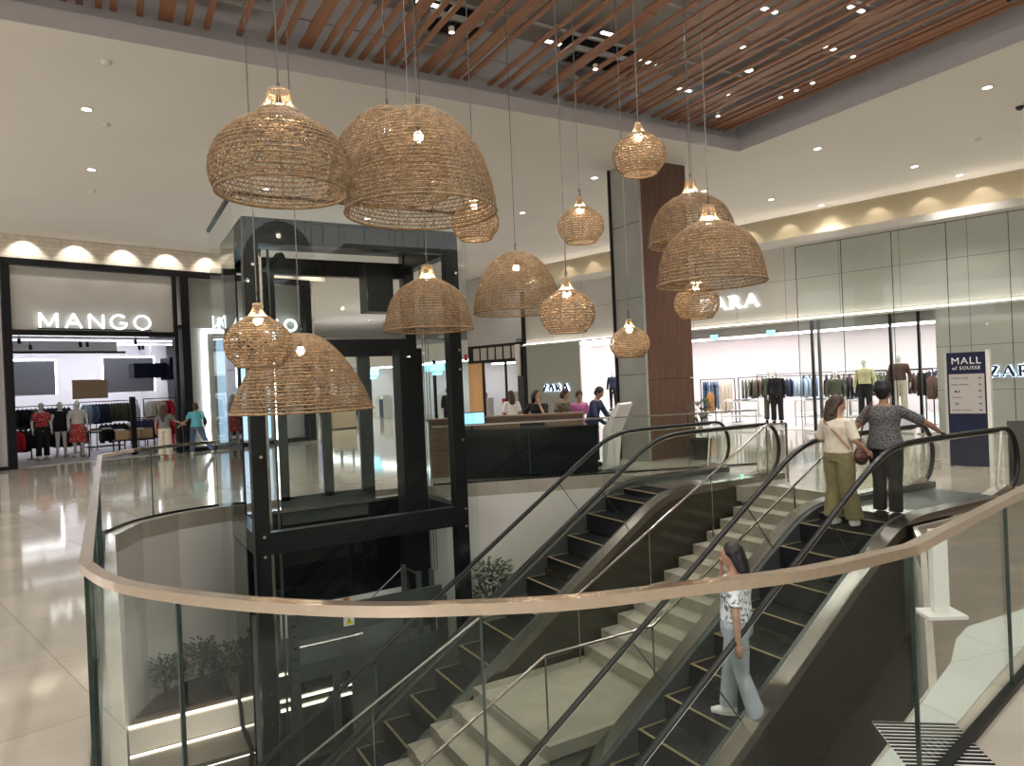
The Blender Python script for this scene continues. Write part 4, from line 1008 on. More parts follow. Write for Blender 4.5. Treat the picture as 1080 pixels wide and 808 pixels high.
# lift car below
cr = thing('lift_car', 'lift car with a grey machinery roof and yellow warning label, stopped below', 'lift car', (0, 0, 0))
MB().box(2.12, 2.26, 10.35, 10.42, -4.75, -1.35).obj('car_post', M['greysteel'], cr); MB().box(4.45, 4.6, 10.35, 10.42, -4.75, -1.5).obj('car_post', M['greysteel'], cr)
MB().box(2.15, 4.55, 10.42, 10.48, -1.75, -1.35).obj('crosshead', M['greysteel'], cr); MB().box(2.15, 4.55, 10.6, 11.8, -2.25, -2.15).obj('car_roof', M['greysteel'], cr)
MB().box(2.1, 4.6, 10.4, 10.46, -2.35, -2.1).obj('fascia', M['greysteel'], cr); MB().box(2.1, 4.6, 10.42, 11.85, -4.8, -4.7).obj('car_floor', M['greysteel'], cr)
for k in range(5): MB().cbox((2.19, 10.34, -1.5-.16*k), (.05, .012, .03)).obj('slot', M['black'], cr)
for x0, x1 in ((2.12, 2.22), (2.74, 2.84), (3.4, 3.48), (4.5, 4.6)): MB().box(x0, x1, 10.4, 10.46, -4.7, -2.35).obj('door_frame', M['greysteel'], cr)
for x0, x1 in ((2.22, 2.74), (2.84, 3.4)): MB().box(x0, x1, 10.42, 10.435, -4.7, -2.35).obj('door_glass', M['glassl'], cr)
MB().box(3.48, 4.5, 10.42, 10.45, -4.7, -2.35).obj('side_panel', M['greysteel'], cr)
MB().box(2.2, 3.4, 11.78, 11.82, -4.7, -2.4).obj('rear_wall', M['stain'], cr)
for z in (-2.72, -3.15, -3.3): MB().box(2.2, 3.4, 11.74, 11.775, z, z+.02).obj('light_line', M['stripdim'], cr)
MB().tube([(2.2, 10.7, -1.95), (3.3, 10.7, -1.95)], .02, 8).obj('tube_lamp', M['stain'], cr)
l = MB().box(2.93, 3.09, 10.405, 10.415, -1.68, -1.52).obj('warning_label', M['textwhite'], cr)
MB().add([(2.95, 10.4, -1.66), (3.07, 10.4, -1.66), (3.01, 10.4, -1.54)], [(0, 1, 2)]).obj('warning_triangle', M['warn'], l)
MB().box(3.003, 3.017, 10.396, 10.399, -1.635, -1.58).obj('warning_mark', M['black'], l)
for x, z1 in ((3.95, -.95), (4.2, -1.1), (4.42, -1.1)): MB().box(x-.035, x+.035, 10.5, 10.56, -2.1, z1).obj('guard_post', M['greysteel'], cr)
MB().tube([(3.3, 10.6, -1.5), (3.95, 10.53, -.98), (4.2, 10.53, -1.15)], .012, 6).obj('guard_cable', M['wire'], cr)
o = MB().box(2.3, 4.6, 11.88, 11.9, -2.2, -1.7).box(2.3, 2.31, 11.87, 11.9, -2.2, -1.7).obj('notice_band', M['white'], lf); MB().box(3.35, 3.45, 11.86, 11.88, -2.2, -1.7).obj('orange_mark', M['orange'], o)

# ================================================================== LOWER LEVEL PLANTER
bench = mat('bench_metal', (.38, .33, .27), .35, metal=.6)
pl = thing('planter', 'long brown planter with lit steel bench edge on the level below', 'planter', (0, 0, 0))
MB().prism([(.14, 11.2), (1.5, 11.2), (1.5, 12.4), (.85, 12.2), (.46, 11.9), (.2, 11.4)], -2.95, -2.62).obj('trough', mat('planter_brown', (.10, .07, .05), .5), pl)
MB().prism([(.22, 11.27), (1.45, 11.27), (1.45, 12.3), (.85, 12.1), (.52, 11.85), (.28, 11.45)], -2.62, -2.60).obj('soil', M['soil'], pl)
MB().box(.08, 1.5, 11.165, 11.2, -2.72, -2.69).obj('light_line', M['stripdim'], pl)
b = MB(); b.extrude([(0, 0), (0, 0)], 0, 0) if False else b.add([(.08, 11.1, -2.72), (1.5, 11.1, -2.72), (1.5, 10.95, -2.98), (.08, 10.95, -2.98), (.08, 11.18, -2.72), (1.5, 11.18, -2.72), (1.5, 11.18, -2.98), (.08, 11.18, -2.98)],
    [(0, 3, 2, 1), (4, 5, 6, 7), (0, 4, 7, 3), (1, 2, 6, 5), (0, 1, 5, 4), (3, 7, 6, 2)]); b.obj('back_panel', bench, pl)
MB().box(.08, 1.5, 10.2, 11.0, -3.06, -3.0).obj('seat', bench, pl)
MB().box(.08, 1.5, 10.88, 10.93, -2.998, -2.985).obj('light_line', M['stripdim'], pl)
MB().box(.08, 1.5, 10.2, 10.23, -3.075, -3.06).obj('light_line', M['stripdim'], pl)
MB().box(.08, 1.5, 10.28, 11.15, LOW, -3.08).obj('base', bench, pl)

def leafy(root, c, h, rad, n, seed, trunk=True, lsize=.05):
    rnd = random.Random(seed); b = MB(); tk = MB()
    for i in range(5):
        a = rnd.uniform(0, 2*pi); e = Vector((c[0]+cos(a)*rad*.7, c[1]+sin(a)*rad*.7, c[2]+h*rnd.uniform(.65, 1)))
        tk.tube([(c[0], c[1], c[2]), Vector(c).lerp(e, .5)+Vector((0, 0, h*.12)), e], [.014, .01, .004], 5)
    for i in range(n):
        a = rnd.uniform(0, 2*pi); rr = rad*sqrt(rnd.random()); z = c[2]+h*(.35+.65*rnd.random()); rr *= 1-.5*abs((z-c[2])/h-.65)
        p = Vector((c[0]+cos(a)*rr, c[1]+sin(a)*rr, z)); d = Vector((cos(a), sin(a), rnd.uniform(-.5, .7))).normalized()
        s = d.cross(Vector((0, 0, 1))).normalized()*lsize*.28; L_ = lsize*rnd.uniform(.8, 1.7)
        b.add([p, p+d*L_*.5+s, p+d*L_, p+d*L_*.5-s+Vector((0, 0, .006))], [(0, 1, 2), (0, 2, 3)])
    b.obj('foliage', M['leaf'], root); tk.obj('stem', M['trunk'], root)
for x, y, h, lab in ((.60, 11.62, .62, 'small leafy shrub in the lower planter, leftmost'), (1.08, 11.75, .72, 'small leafy shrub in the lower planter, second from left'),
                   (1.36, 11.42, .68, 'leafy shrub in the lower planter seen through lift glass')):
    t = thing('shrub', lab, 'plant', (x, y, -2.6)); leafy(t, (0, 0, 0), h, .20, 420, int(x*100), lsize=.075)
t = thing('potted_tree', 'leafy tree on the lower level beside the white wall', 'plant', (5.75, 11.0, LOW)); leafy(t, (0, 0, 2.6), 1.0, .38, 500, 9, lsize=.10)
MB().lathe([(.25, 0), (.32, .5), (.30, .5), (.28, .46)], n=24).obj('pot', M['black'], t); MB().tube([(0, 0, .4), (.02, 0, 1.6), (0, 0, 2.7)], [.04, .03, .025], 8).obj('trunk', M['trunk'], t)
t = thing('potted_plant', 'spiky potted plant standing before the wood-clad column', 'plant', (11.2, 11.25, 0))
MB().lathe([(.18, 0), (.24, .45), (.22, .45), (.2, .42)], n=24).obj('pot', M['black'], t)
leafy(t, (0, 0, .5), .75, .2, 110, 4, lsize=.13)

# ================================================================== SERVICE DESK
ang = atan2(10.9-12.0, 8.25-5.95)
dk = thing('service_desk', 'long black service desk with wooden inner counter behind the glass railing', 'service desk', (5.72, 12.2, 0), ang)
LK = 2.78
MB().box(0, LK, .10, .16, .02, .92).obj('front_panel', M['kiosk'], dk); MB().box(-.05, LK+.02, .06, .62, .92, .96).obj('counter_top', M['blackgloss'], dk)
MB().box(LK-.05, LK, .16, .9, .02, .92).obj('side_panel', M['kiosk'], dk); MB().box(0, .05, .16, .9, .02, .92).obj('side_panel', M['kiosk'], dk)
MB().box(-.5, LK-.15, .72, .95, 0, 1.14).obj('inner_counter', M['deskwood'], dk); MB().box(-.55, LK-.1, .66, 1.05, 1.14, 1.18).obj('wooden_top', M['deskwood'], dk)
def on_desk(x, y): c, s_ = cos(ang), sin(ang); return (5.72+x*c-y*s_, 12.2+x*s_+y*c)
t = thing('desk_monitor', 'small monitor with a blue screen on the black desk', 'monitor', (*on_desk(.35, .35), .96), ang+.15)
MB().box(-.27, .27, 0, .025, .1, .34).obj('casing', M['black'], t); MB().box(-.25, .25, -.004, 0, .115, .325).obj('screen', M['screen'], t)
MB().box(-.12, .12, -.06, .08, 0, .01).obj('stand_base', M['black'], t); MB().box(-.02, .02, .01, .03, .01, .12).obj('stand_neck', M['black'], t)
t = thing('desk_chair', 'black chair back showing above the service desk', 'chair', (*on_desk(1.55, .40), .0), ang)
MB().box(-.25, .25, .0, .05, .97, 1.06).obj('backrest', M['rubber'], t)
# tilted directory panel
t = thing('information_kiosk', 'white tilted information kiosk with dark screen at the right desk end', 'information kiosk', (8.84, 11.46, 0), radians(-60))
b = MB(); b.add([(-.02, -.35, .0), (.06, -.35, .0), (.16, -.35, .75), (.42, -.35, 1.32), (.36, -.35, 1.36), (.02, -.35, .80), (-.02, .35, .0), (.06, .35, .0), (.16, .35, .75), (.42, .35, 1.32), (.36, .35, 1.36), (.02, .35, .80)],
    [(0, 1, 2, 5), (5, 2, 3, 4), (6, 11, 8, 7), (11, 10, 9, 8), (0, 6, 7, 1), (1, 7, 8, 2), (2, 8, 9, 3), (3, 9, 10, 4), (4, 10, 11, 5), (5, 11, 6, 0)])
b.obj('body', M['white'], t)
MB().add([(.015, -.33, .83), (.35, -.33, 1.37), (.35, .33, 1.37), (.015, .33, .83), (.03, -.33, .80), (.37, -.33, 1.355), (.37, .33, 1.355), (.03, .33, .80)], [(0, 3, 2, 1), (4, 5, 6, 7), (0, 1, 5, 4), (2, 3, 7, 6), (1, 2, 6, 5), (0, 4, 7, 3)]).obj('screen', M['blackgloss'], t)
MB().box(-.25, .25, -.35, .35, 0, .03).obj('base', M['greysteel'], t)

# ================================================================== DIRECTORY TOTEM
tt = thing('directory_totem', 'tall navy and grey mall directory sign on the floor at right', 'directory sign', (13.42, 6.85, 0), radians(-72))
MB().box(-.30, .30, -.06, .06, 0, 2.05).obj('navy_body', M['navy'], tt)
MB().box(-.27, .27, -.075, -.06, .95, 1.66).obj('grey_panel', M['signgrey'], tt)
MB().box(.30, .36, -.09, .09, 0, 2.08).obj('white_edge', M['white'], tt); MB().box(-.34, -.30, -.07, .07, 0, 2.08).obj('white_edge', M['panel'], tt)
def text(s, size, x, y, z, m, parent, align='LEFT', name='lettering', rx=pi/2):
    c = bpy.data.curves.new(name, 'FONT'); c.body = s; c.size = size; c.extrude = .002; c.align_x = align; c.materials.append(m); c.space_character = 1.15 if size > .05 else 1
    q = bpy.data.objects.new(name, c); COL.objects.link(q); dg = bpy.context.evaluated_depsgraph_get(); dg.update()
    me = bpy.data.meshes.new_from_object(q.evaluated_get(dg)); bpy.data.objects.remove(q)
    o = bpy.data.objects.new(name, me); COL.objects.link(o); o.parent = parent; o.location = (x, y, z); o.rotation_euler.x = rx; return o
text('MALL', .175, 0, -.064, 1.84, M['textwhite'], tt, 'CENTER')
text('of SOUSSE', .085, 0, -.064, 1.74, M['textwhite'], tt, 'CENTER')
for k, s in enumerate(('ooooooo o oooooo', 'oooooo ooooooooo', '', 'ooooooooo', '', 'oooooooo ooooooooo')):
    if s:      # rows too small to read in the photograph: rows of tiny dark ticks
        q = MB(); xx = -.23
        for j in range(len(s)):
            if s[j] != ' ': q.box(xx, xx+.010, -.079, -.077, 1.577-.115*k, 1.577-.115*k+(.022 if j % 3 == 0 else .015))
            xx += .0165
        q.obj('sign_line', M['textdark'], tt)
    b = MB(); z = 1.585-.115*k; b.add([(.17, -.078, z), (.21, -.078, z+.018), (.21, -.078, z-.018)], [(0, 1, 2)]); b.box(.20, .23, -.079, -.077, z-.005, z+.005); b.obj('arrow', M['textdark'], tt)
MB().box(-.19, -.15, -.079, -.077, 1.33, 1.36).box(-.13, -.11, -.079, -.077, 1.33, 1.36).obj('pictogram', M['navy'], tt)
MB().box(-.18, -.165, -.079, -.077, 1.10, 1.15).box(-.15, -.135, -.079, -.077, 1.10, 1.15).obj('pictogram', M['textdark'], tt)

# sign stand near the viewer, grille, grey panel
t = thing('sign_stand', 'short white post on a square base plate behind the near glass', 'stand', (5.30, 2.96, .004), -.55)
MB().box(-.14, .14, -.11, .11, 0, .025).obj('base_plate', M['white'], t); MB().box(-.055, .055, -.03, .03, .025, .64).obj('post', M['white'], t)
t = thing('floor_grille', 'black and white striped floor grille at the bottom right', 'grille', (3.42, 2.0, .008), radians(-38))
MB().box(-.18, .22, -.22, .22, 0, .004).obj('backing', M['white'], t)
for k in range(13): MB().box(-.18, .22, -.215+.034*k, -.2+.034*k, .004, .009).obj('black_bar', M['black'], t)
t = thing('end_panel', 'grey rectangular panel beside the right escalator handrail end', 'panel', (11.0, 5.08, 0), radians(-50))
MB().box(-.02, .75, -.03, .03, .1, 1.02).obj('panel', mat('taupe_panel', (.065, .06, .05), .5), t); MB().box(0, .05, -.02, .02, 0, .1).obj('foot', M['stain'], t); MB().box(.6, .65, -.02, .02, 0, .1).obj('foot', M['stain'], t)

# ================================================================== WOVEN PENDANTS
def interp(prof, t):
    n = len(prof)-1; x = t*n; i = min(int(x), n-1); f = x-i; return (prof[i][0]*(1-f)+prof[i+1][0]*f, prof[i][1]*(1-f)+prof[i+1][1]*f)
def resample(prof, n):
    L = [0]
    for a, b_ in zip(prof[:-1], prof[1:]): L.append(L[-1]+math.dist(a, b_))
    out = []; j = 0
    for i in range(n):
        s = L[-1]*i/(n-1)
        while j < len(L)-2 and L[j+1] < s: j += 1
        f = (s-L[j])/(L[j+1]-L[j]); out.append((prof[j][0]+(prof[j+1][0]-prof[j][0])*f, prof[j][1]+(prof[j+1][1]-prof[j][1])*f))
    return out
def catm(prof, k=6): return smooth_path([(a, b_) for a, b_ in prof], k)
def weave(prof, N, spacing, rr=.0065, rs=.0042, wob=.003, seed=1):
    """prof: (r,z) top to bottom; rings plus two crossing families of canes"""
    rnd = random.Random(seed); pr = catm(prof); tot = plen(pr); n = max(6, int(tot/spacing)); P_ = resample(pr, n+1); b = MB()
    for j, (r, z) in enumerate(P_):
        seg = max(20, int(r*110)); ph = rnd.uniform(0, 6); am = wob if j < n else 0
        rad = rr*(1.9 if j == n else 1.0)
        b.tube([((r+am*sin(3*q+ph))*cos(q), (r+am*sin(3*q+ph))*sin(q), z+am*.6*sin(5*q+ph)) for q in [2*pi*k/seg for k in range(seg)]], rad, 4 if j < n else 6, closed=True)
    for fam in (1, -1):
        for i in range(N):
            a0 = 2*pi*i/N+rnd.uniform(-.2, .2)*2*pi/N
            b.tube([(r*cos(a0+fam*pi*j/N*1.0), r*sin(a0+fam*pi*j/N*1.0), z) for j, (r, z) in enumerate(P_)], rs, 3, caps=False)
    for i in range(12):
        a0 = 2*pi*i/12
        b.tube([((r-.005)*cos(a0), (r-.005)*sin(a0), z) for (r, z) in P_], rr*.9, 4, caps=False)
    return b
def neck_strands(prof, N=36, rs=.0045):
    P_ = resample(catm(prof), 7); b = MB()
    for i in range(N):
        a0 = 2*pi*i/N; b.tube([(r*cos(a0), r*sin(a0), z) for (r, z) in P_], rs, 4, caps=False)
    for j in (0, 6): r, z = P_[j]; b.tube([(r*cos(q), r*sin(q), z) for q in [2*pi*k/24 for k in range(24)]], .009, 5, closed=True)
    return b
SHAPES = {   # profiles for unit: metres at dia given; z = 0 at top
 'bell': dict(d=1.0, neck=[(.075, 0), (.085, -.03), (.10, -.09), (.15, -.155)], prof=[(.15, -.155), (.24, -.22), (.37, -.31), (.46, -.43), (.498, -.56), (.49, -.66), (.46, -.73)], N=58, bulb=-.13),
 'domeneck': dict(d=1.1, neck=[(.06, 0), (.068, -.04), (.09, -.12), (.14, -.175)], prof=[(.14, -.175), (.26, -.23), (.40, -.34), (.49, -.50), (.535, -.68), (.55, -.80)], N=62, bulb=-.14),
 'dome': dict(d=1.3, neck=None, prof=[(.03, 0), (.17, -.03), (.34, -.14), (.48, -.31), (.57, -.50), (.625, -.70), (.65, -.90)], N=72, bulb=-.24),
 'wide': dict(d=1.4, neck=None, prof=[(.05, 0), (.17, -.02), (.31, -.12), (.45, -.28), (.56, -.46), (.64, -.62), (.70, -.78)], N=76, bulb=-.17),
 'globe': dict(d=.5, neck=[(.028, 0), (.035, -.03), (.06, -.08), (.09, -.105)], prof=[(.09, -.105), (.17, -.155), (.235, -.23), (.25, -.31), (.235, -.38), (.19, -.445), (.165, -.475)], N=30, bulb=-.115),
}
WM = {}
for k, sdef in SHAPES.items():
    WM[k] = (weave(sdef['prof'], sdef['N'], .036 if k != 'globe' else .025, rr=.0066 if k != 'globe' else .0048, rs=.0043 if k != 'globe' else .0032, seed=len(k)).mesh('shade_'+k, M['rattan'], True),
             neck_strands(sdef['neck'], 34 if k != 'globe' else 26, .0045 if k != 'globe' else .003).mesh('neck_'+k, M['rattanlite'], True) if sdef['neck'] else None)
bulb_m = MB().ell((0, 0, 0), (.040, .040, .048), 12, 8).mesh('bulb', M['bulb'], True)
sock_m = MB().lathe([(.022, 0), (.022, -.06), (.014, -.065)], n=12).mesh('socket', M['black'])
G = {'bell': None, 'domeneck': None, 'dome': None, 'wide': None, 'globe': None}
def pendant(kind, x, y, zt, dia, label, top=8.08, wav=False, second=0.0):
    sd = SHAPES[kind]; k = dia/sd['d']
    t = thing('pendant_lamp', label, 'pendant lamp', (x, y, zt), random.uniform(0, 6))
    t['group'] = 'woven pendant lamps over the floor opening'
    o = bpy.data.objects.new('woven_shade', WM[kind][0]); COL.objects.link(o); o.parent = t; o.scale = (k, k, k)
    if WM[kind][1]: o = bpy.data.objects.new('neck', WM[kind][1]); COL.objects.link(o); o.parent = t; o.scale = (k, k, k)
    bz = sd['bulb']*k
    o = bpy.data.objects.new('socket', sock_m); COL.objects.link(o); o.parent = t; o.location = (0, 0, bz+.10)
    o = bpy.data.objects.new('bulb', bulb_m); COL.objects.link(o); o.parent = t; o.location = (0, 0, bz)
    MB().tube([(0, 0, bz+.1), (0, 0, .12), (0, 0, top-zt)], .0055, 5).obj('cord', M['wire'], t)
    b = MB()
    for q in range(3): b.tube([(.012*cos(a), .004*(q % 2), .02+.035*q+.018*sin(a)) if q % 2 == 0 else (.004, .012*cos(a), .02+.035*q+.018*sin(a)) for a in [2*pi*j/8 for j in range(8)]], .003, 4, closed=True)
    b.obj('chain', M['black'], t)
    if second: MB().tube([(second, 0, .02), (second, 0, top-zt)], .004, 4).obj('steel_cable', M['wire'], t)
    return t
pendant('bell', 1.16, 5.22, 4.05, 1.0, 'large bell-shaped woven lamp with glowing neck, top left', second=.03)
pendant('dome', 2.42, 5.63, 4.27, 1.3, 'largest woven dome lamp at top centre, in front of its twin', second=.12)
pendant('dome', 2.71, 7.12, 4.85, 1.3, 'woven dome lamp mostly hidden behind the largest dome at top centre')
pendant('globe', 3.43, 6.57, 3.87, .5, 'small woven globe lamp peeking out right below the largest dome')
pendant('dome', 4.88, 8.21, 3.64, 1.2, 'woven dome lamp in the middle, above the people at the desk')
pendant('globe', 4.57, 6.26, 3.85, .5, 'small woven globe lamp high up, right of the middle')
pendant('globe', 3.65, 5.26, 2.78, .5, 'woven globe lamp just right of the middle dome, low')
pendant('wide', 1.72, 7.25, 2.45, 1.4, 'widest woven dome lamp, lowest on the left before the lift')
pendant('domeneck', 3.51, 8.08, 3.36, 1.1, 'woven dome lamp with glowing neck at the right side of the lift')
pendant('globe', 1.14, 6.28, 2.63, .56, 'woven globe lamp overlapping the widest low dome on the left')
pendant('globe', 4.5, 5.17, 4.29, .5, 'highest small woven globe lamp beside the tall column top')
pendant('domeneck', 6.82, 6.85, 4.43, 1.14, 'woven dome lamp partly hidden behind the one in front of the wood column')
pendant('domeneck', 5.46, 5.24, 3.6, 1.1, 'large woven dome lamp with glowing neck, rightmost of all')
pendant('globe', 5.32, 6.42, 2.54, .46, 'smallest woven globe lamp hanging low in front of the tall column')
pendant('globe', 5.97, 5.97, 3.01, .515, 'woven globe lamp below the rightmost dome, before the shop name')

# ================================================================== PEOPLE
w1 = person('person', 'woman in white tee and olive trousers with long brown hair on the escalator', (7.92, 5.60, -.11), .0, 1.63, 'skin', ('long', 'hairbrown'), ('beige', 'elbow', .96), ('khaki', 'wide'), 'white',
       pose=dict(turn=-.9, nod=.25, eL=(.0, .27, 1.12), wL=(.2, .16, 1.02), eR=(-.02, -.27, 1.12), wR=(.16, -.30, .98), kL=(.03, .10, .50), aL=(0, .13, .09), aR=(.10, -.12, .09)), voxel=.011, plump=1.12)
strap_bag(w1, -.22, 0, None, s=.96).obj('bag_strap', M['skin2'], w1); MB().ell((.13, -.23, .88), (.13, .06, .075), 14, 8).obj('shoulder_bag', mat('brown_leather', (.09, .04, .025), .4), w1, smooth=True)
w2 = person('person', 'woman in grey patterned tee and black trousers holding the escalator handrail', (8.36, 5.26, -.035), .0, 1.70, 'skin2', ('bun', 'hairblack'), ('weave', 'short', .88), ('black', 'straight'), 'black',
       pose=dict(turn=.1, eL=(-.12, .30, 1.14), wL=(-.14, .42, .98), eR=(.36, -.36, 1.16), wR=(.68, -.29, 1.05), hdR=(.9, .1, -.15), nR=(0, 0, -1), curl=.7, aR=(.0, -.10, .09)), voxel=.011, plump=1.2)
MB().tube([(-.05, .12, 1.46), (-.13, .17, 1.3), (-.14, .24, 1.0), (-.08, .27, .86)], .012, 6).obj('bag_strap', bpy.data.materials['brown_leather'], w2); MB().ell((-.05, .29, .78), (.13, .07, .13), 14, 8).obj('shoulder_bag', bpy.data.materials['brown_leather'], w2, smooth=True)
g = person('person', 'girl with long black hair in floral top and pale jeans standing on the right escalator', (5.50, 5.13, -1.72), radians(122), 1.84, 'skin', ('verylong', 'hairblack'), ('floral', 'short', 1.0), ('jeans', 'flare'), 'white',
       plump=1.2, pose=dict(turn=.25, nod=.12, eL=(-.05, .27, 1.10), wL=(-.06, .27, .84), eR=(.2, -.20, 1.16), wR=(.13, -.06, 1.43), hdR=(.05, .35, 1), nR=(-1, 0, 0), kL=(-.05, .10, .50), kR=(.10, -.10, .50), aL=(-.20, .13, .09), aR=(.12, -.11, .09), curl=.7), voxel=.010)
# people at the desk
person('person', 'woman in white blouse with brown hair seen from behind, left behind the desk', (9.3, 16.2, 0), radians(80), 1.62, 'skin', ('long', 'hairbrown'), ('white', 'elbow', .9), ('black', 'slim'), 'black', voxel=.016)
person('person', 'woman in black tee with black hair, hand at her face, behind the desk', (7.98, 12.75, 0), radians(-135), 1.66, 'skin', ('long', 'hairblack'), ('black', 'short', .9), ('black', 'slim'), 'black',
       pose=dict(turn=.9, lean=.1, eR=(.02, -.36, 1.15), wR=(.18, -.22, 1.0), eL=(.22, .2, 1.15), wL=(.13, .07, 1.42), hdL=(0, -.2, 1), nL=(-1, 0, 0), curl=.8), voxel=.014)
person('person', 'person with short reddish hair in an olive patterned top behind the desk', (8.72, 12.95, 0), radians(-70), 1.66, 'skin', ('bob', 'hairbrown'), ('camel', 'short', .9), ('black', 'slim'), 'black', pose=dict(lean=.15, nod=.3), voxel=.015)
person('person', 'person in a bright pink top bending over the desk', (9.25, 13.1, 0), radians(-110), 1.62, 'skin', ('short', 'hairbrown'), ('pink', 'short', .9), ('black', 'slim'), 'black', pose=dict(lean=.3, nod=.2), voxel=.015)
person('person', 'man in dark navy shirt leaning toward the tilted information kiosk', (8.95, 12.15, 0), radians(-60), 1.70, 'skin', ('short', 'hairblack'), ('navy', 'long', .9), ('black', 'straight'), 'black',
       pose=dict(lean=.28, nod=.2, eL=(.20, .26, 1.12), wL=(.42, .18, 1.02), eR=(.16, -.26, 1.12), wR=(.40, -.18, 1.0)), voxel=.014)
# people outside the left shop
person('person', 'woman with long dark hair, grey top and cream trousers by the shop door', (1.47, 23.75, 0), radians(75), 1.60, 'skin', ('verylong', 'hairbrown'), ('grey', 'short', .95), ('beige', 'wide'), 'white',
       pose=dict(eR=(.15, -.28, 1.18), wR=(.18, -.5, 1.08), turn=-.2, aR=(.05, -.12, .09)), voxel=.016)
q = person('person', 'person in turquoise printed tee and jeans striding with a shoulder bag', (2.4, 24.1, 0), radians(95), 1.62, 'skin', ('bob', 'hairbrown'), ('turq', 'short', .9), ('denim', 'straight'), 'white',
       pose=dict(eL=(.1, .28, 1.15), wL=(.1, .48, 1.0), lean=.12, kL=(.12, .12, .50), aL=(.05, .16, .09), kR=(-.05, -.22, .52), aR=(-.22, -.42, .12)), voxel=.016)
MB().ell((-.08, -.24, 1.02), (.12, .06, .15), 10, 6).obj('shoulder_bag', M['black'], q)

# ================================================================== FAR HALL
def far_front(u, v0, v1, zt, label, sm, panel):
    t = sthing('storefront', label, 'storefront', u, v0)
    L_ = v1-v0
    MB().box(0, .3, 0, L_, zt, 3.95).obj('fascia', M[panel], t)
    for k in range(3): MB().box(0, .12, L_*k/2-.06 if k else 0, L_*k/2+.06, 0, zt).obj('post', M['black'], t)
    MB().box(.1, .12, .1, L_-.1, 0, zt).obj('shop_glass', M['glass'], t)
    MB().box(4, 4.1, 0, L_, 0, zt).obj('rear_wall', M['shopwhite'], t); MB().box(.3, 4, 0, L_, zt, zt+.1).obj('shop_ceiling', M['shopwhite'], t)
    MB().box(1.6, 2.2, .3, L_-.3, zt-.06, zt-.01).obj('ceiling_lamp', M['shoplight'], t)
    if sm: MB().box(-.06, -.02, L_*.35, L_*.35+1.5, zt-.55, zt-.2).box(-.06, -.02, L_*.35+.2, L_*.35+.9, zt-.75, zt-.6).obj('sign', M[sm], t)
    for k in range(6):
        MB().box(1.2+.4*(k % 3), 1.5+.4*(k % 3), L_*(k+.3)/7, L_*(k+.3)/7+.6, .0, 1.1+.25*(k % 2)).obj('display_unit', (M['panel'], F['navy'], M['white'])[k % 3], t)
    return t
# corner shop with the light panels
t = sthing('corner_storefront', 'dark framed shop front with a row of six light panels and wooden wall', 'storefront', 21.6, 20.5)
MB().box(0, .2, 0, 3.9, 2.75, 3.55).obj('fascia', M['black'], t); MB().box(0, .3, 0, 3.9, 3.55, 6.6).obj('upper_wall', M['panel'], t)
for k in range(6): MB().box(-.03, 0, .62+.5*k, 1.0+.5*k, 2.88, 3.42).obj('light_panel', M['signgrey'], t)
MB().box(0, .3, -.1, .75, 0, 3.7).obj('pillar', M['blackgloss'], t); MB().box(-.12, -.04, .45, .72, 2.1, 3.45).obj('blade_sign', M['white'], t)
for v in (1.45, 2.9): MB().box(0, .08, v, v+.08, 0, 2.75).obj('post', M['black'], t)
MB().box(0, .2, 3.0, 3.95, 0, 2.75).obj('wood_wall', M['orangewood'], t); MB().box(4.5, 4.6, .3, 3.9, 0, 2.75).obj('rear_wall', M['shopwhite'], t)
MB().box(.2, 4.5, .3, 3.9, 2.76, 2.86).obj('shop_ceiling', M['shopwhite'], t); MB().box(1.2, 1.6, .8, 3.6, 2.70, 2.75).obj('ceiling_lamp', M['shoplight'], t)
MB().box(-.2, -.16, 3.75, 3.95, 2.9, 3.2).obj('red_mark', M['redpost'], t)
for k in range(5): MB().box(1+.3*(k % 2), 1.3+.3*(k % 2), .9+.4*k, 1.2+.4*k, 0, .8+.3*(k % 3)).obj('display_unit', (M['shopwhite'], F['red'], M['panel'])[k % 3], t)
far_front(22.4, 25, 31, 3.1, 'distant bright shop with a cyan sign seen right of the lift mast', 'cyan', 'white')
far_front(23.5, 32, 39, 3.1, 'distant shop with a cyan sign seen left of the lift mast', 'cyan', 'white')
far_front(25, 40, 48, 3.3, 'most distant shop with a plain pale fascia', None, 'white')
far_front(27, 49, 58, 3.3, 'dim shop at the far end of the hall', None, 'white')
b = MB(); b.box(-10, 60, 58.5, 58.8, 0, CEIL); b.box(13.35, 13.6, V0+.3, 40, 0, CEIL); sstruct('wall_far', b, M['white'])
b = MB(); b.box(22, 34, 20.5, 20.7, 0, CEIL); sstruct('wall_far_right', b, M['white'])
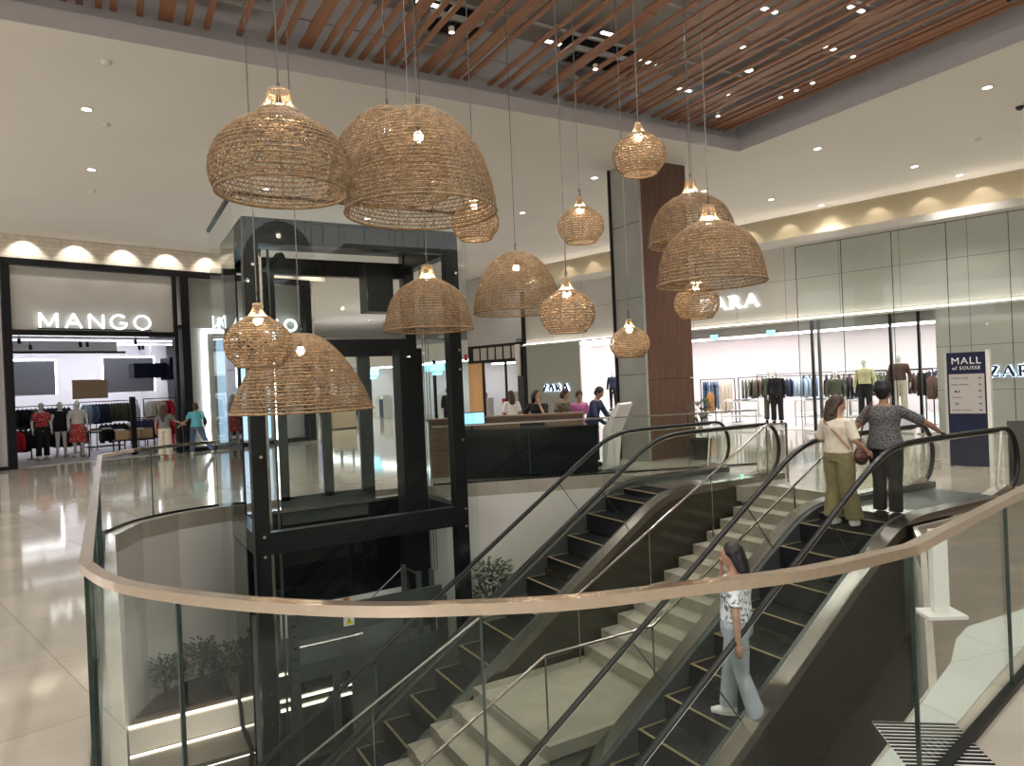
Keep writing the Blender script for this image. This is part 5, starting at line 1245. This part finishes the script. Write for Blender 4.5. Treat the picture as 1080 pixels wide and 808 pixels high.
t = sthing('display_totem', 'purple and white patterned screen standing in the far hall', 'screen', 18.5, 33)
MB().box(-.5, .5, -.06, .06, .9, 3.2).obj('casing', M['black'], t); MB().box(-.46, .46, -.08, -.06, 1.0, 3.1).obj('screen_face', pattern('striped_screen', (.30, .22, .62), (.70, .70, .85), 3, .5), t); MB().box(-.1, .1, -.05, .05, 0, .9).obj('foot', M['black'], t)
t = sthing('counter_booth', 'beige boxy counter standing in the far hall', 'counter', 17.4, 28.8)
MB().box(-.6, .6, -.4, .4, .02, 1.0).obj('body', mat('booth_beige', (.42, .34, .24), .5), t); MB().box(-.65, .65, -.45, .45, 1.0, 1.05).obj('top', M['black'], t); MB().box(-.6, .6, -.42, .42, 0, .05).obj('plinth', M['black'], t)
for (x, y, lab, c, yw) in ((12.2, 26.5, 'distant person in dark clothes near the red post', 'black', 1.2), (9.0, 27.5, 'distant person in dark clothes beyond the lift mast', 'navy', 2.0), (5.5, 33.0, 'distant person in grey beyond the widest low lamp', 'grey', .5)):
    person('person', lab, (x, y, 0), yw, 1.7, 'skin', ('short', 'hairblack'), (c, 'long', .9), ('black', 'straight'), 'black', voxel=.022)
o = MB().lathe([(.22, 0), (.16, .9), (.05, 1.1)], n=16).obj('red_post', M['redpost'], loc=(7.5, 18.6, 0)); tag(o, 'bright red marker standing on the floor beyond the lift', 'marker')
for u, v in ((17, 26), (17, 31), (19, 37), (17, 44), (24, 34), (28, 42), (21, 50)):  # downlights added to brighten the far hall
    x, y, _ = W(u, v); downlight(x, y, 'added round ceiling downlight for extra light, partly hidden or far off', 'added ceiling downlights, hidden or distant', watt=800)
# ================================================================== LIGHT
w = bpy.data.worlds.new('world'); SC.world = w; w.use_nodes = True
bg = w.node_tree.nodes['Background']; bg.inputs[0].default_value = (1.0, .97, .93, 1); bg.inputs[1].default_value = 2.6
SC.cycles.transparent_max_bounces = 32
SC.cycles.max_bounces = 8
SC.cycles.caustics_reflective = False; SC.cycles.caustics_refractive = False
SC.cycles.sample_clamp_indirect = 6
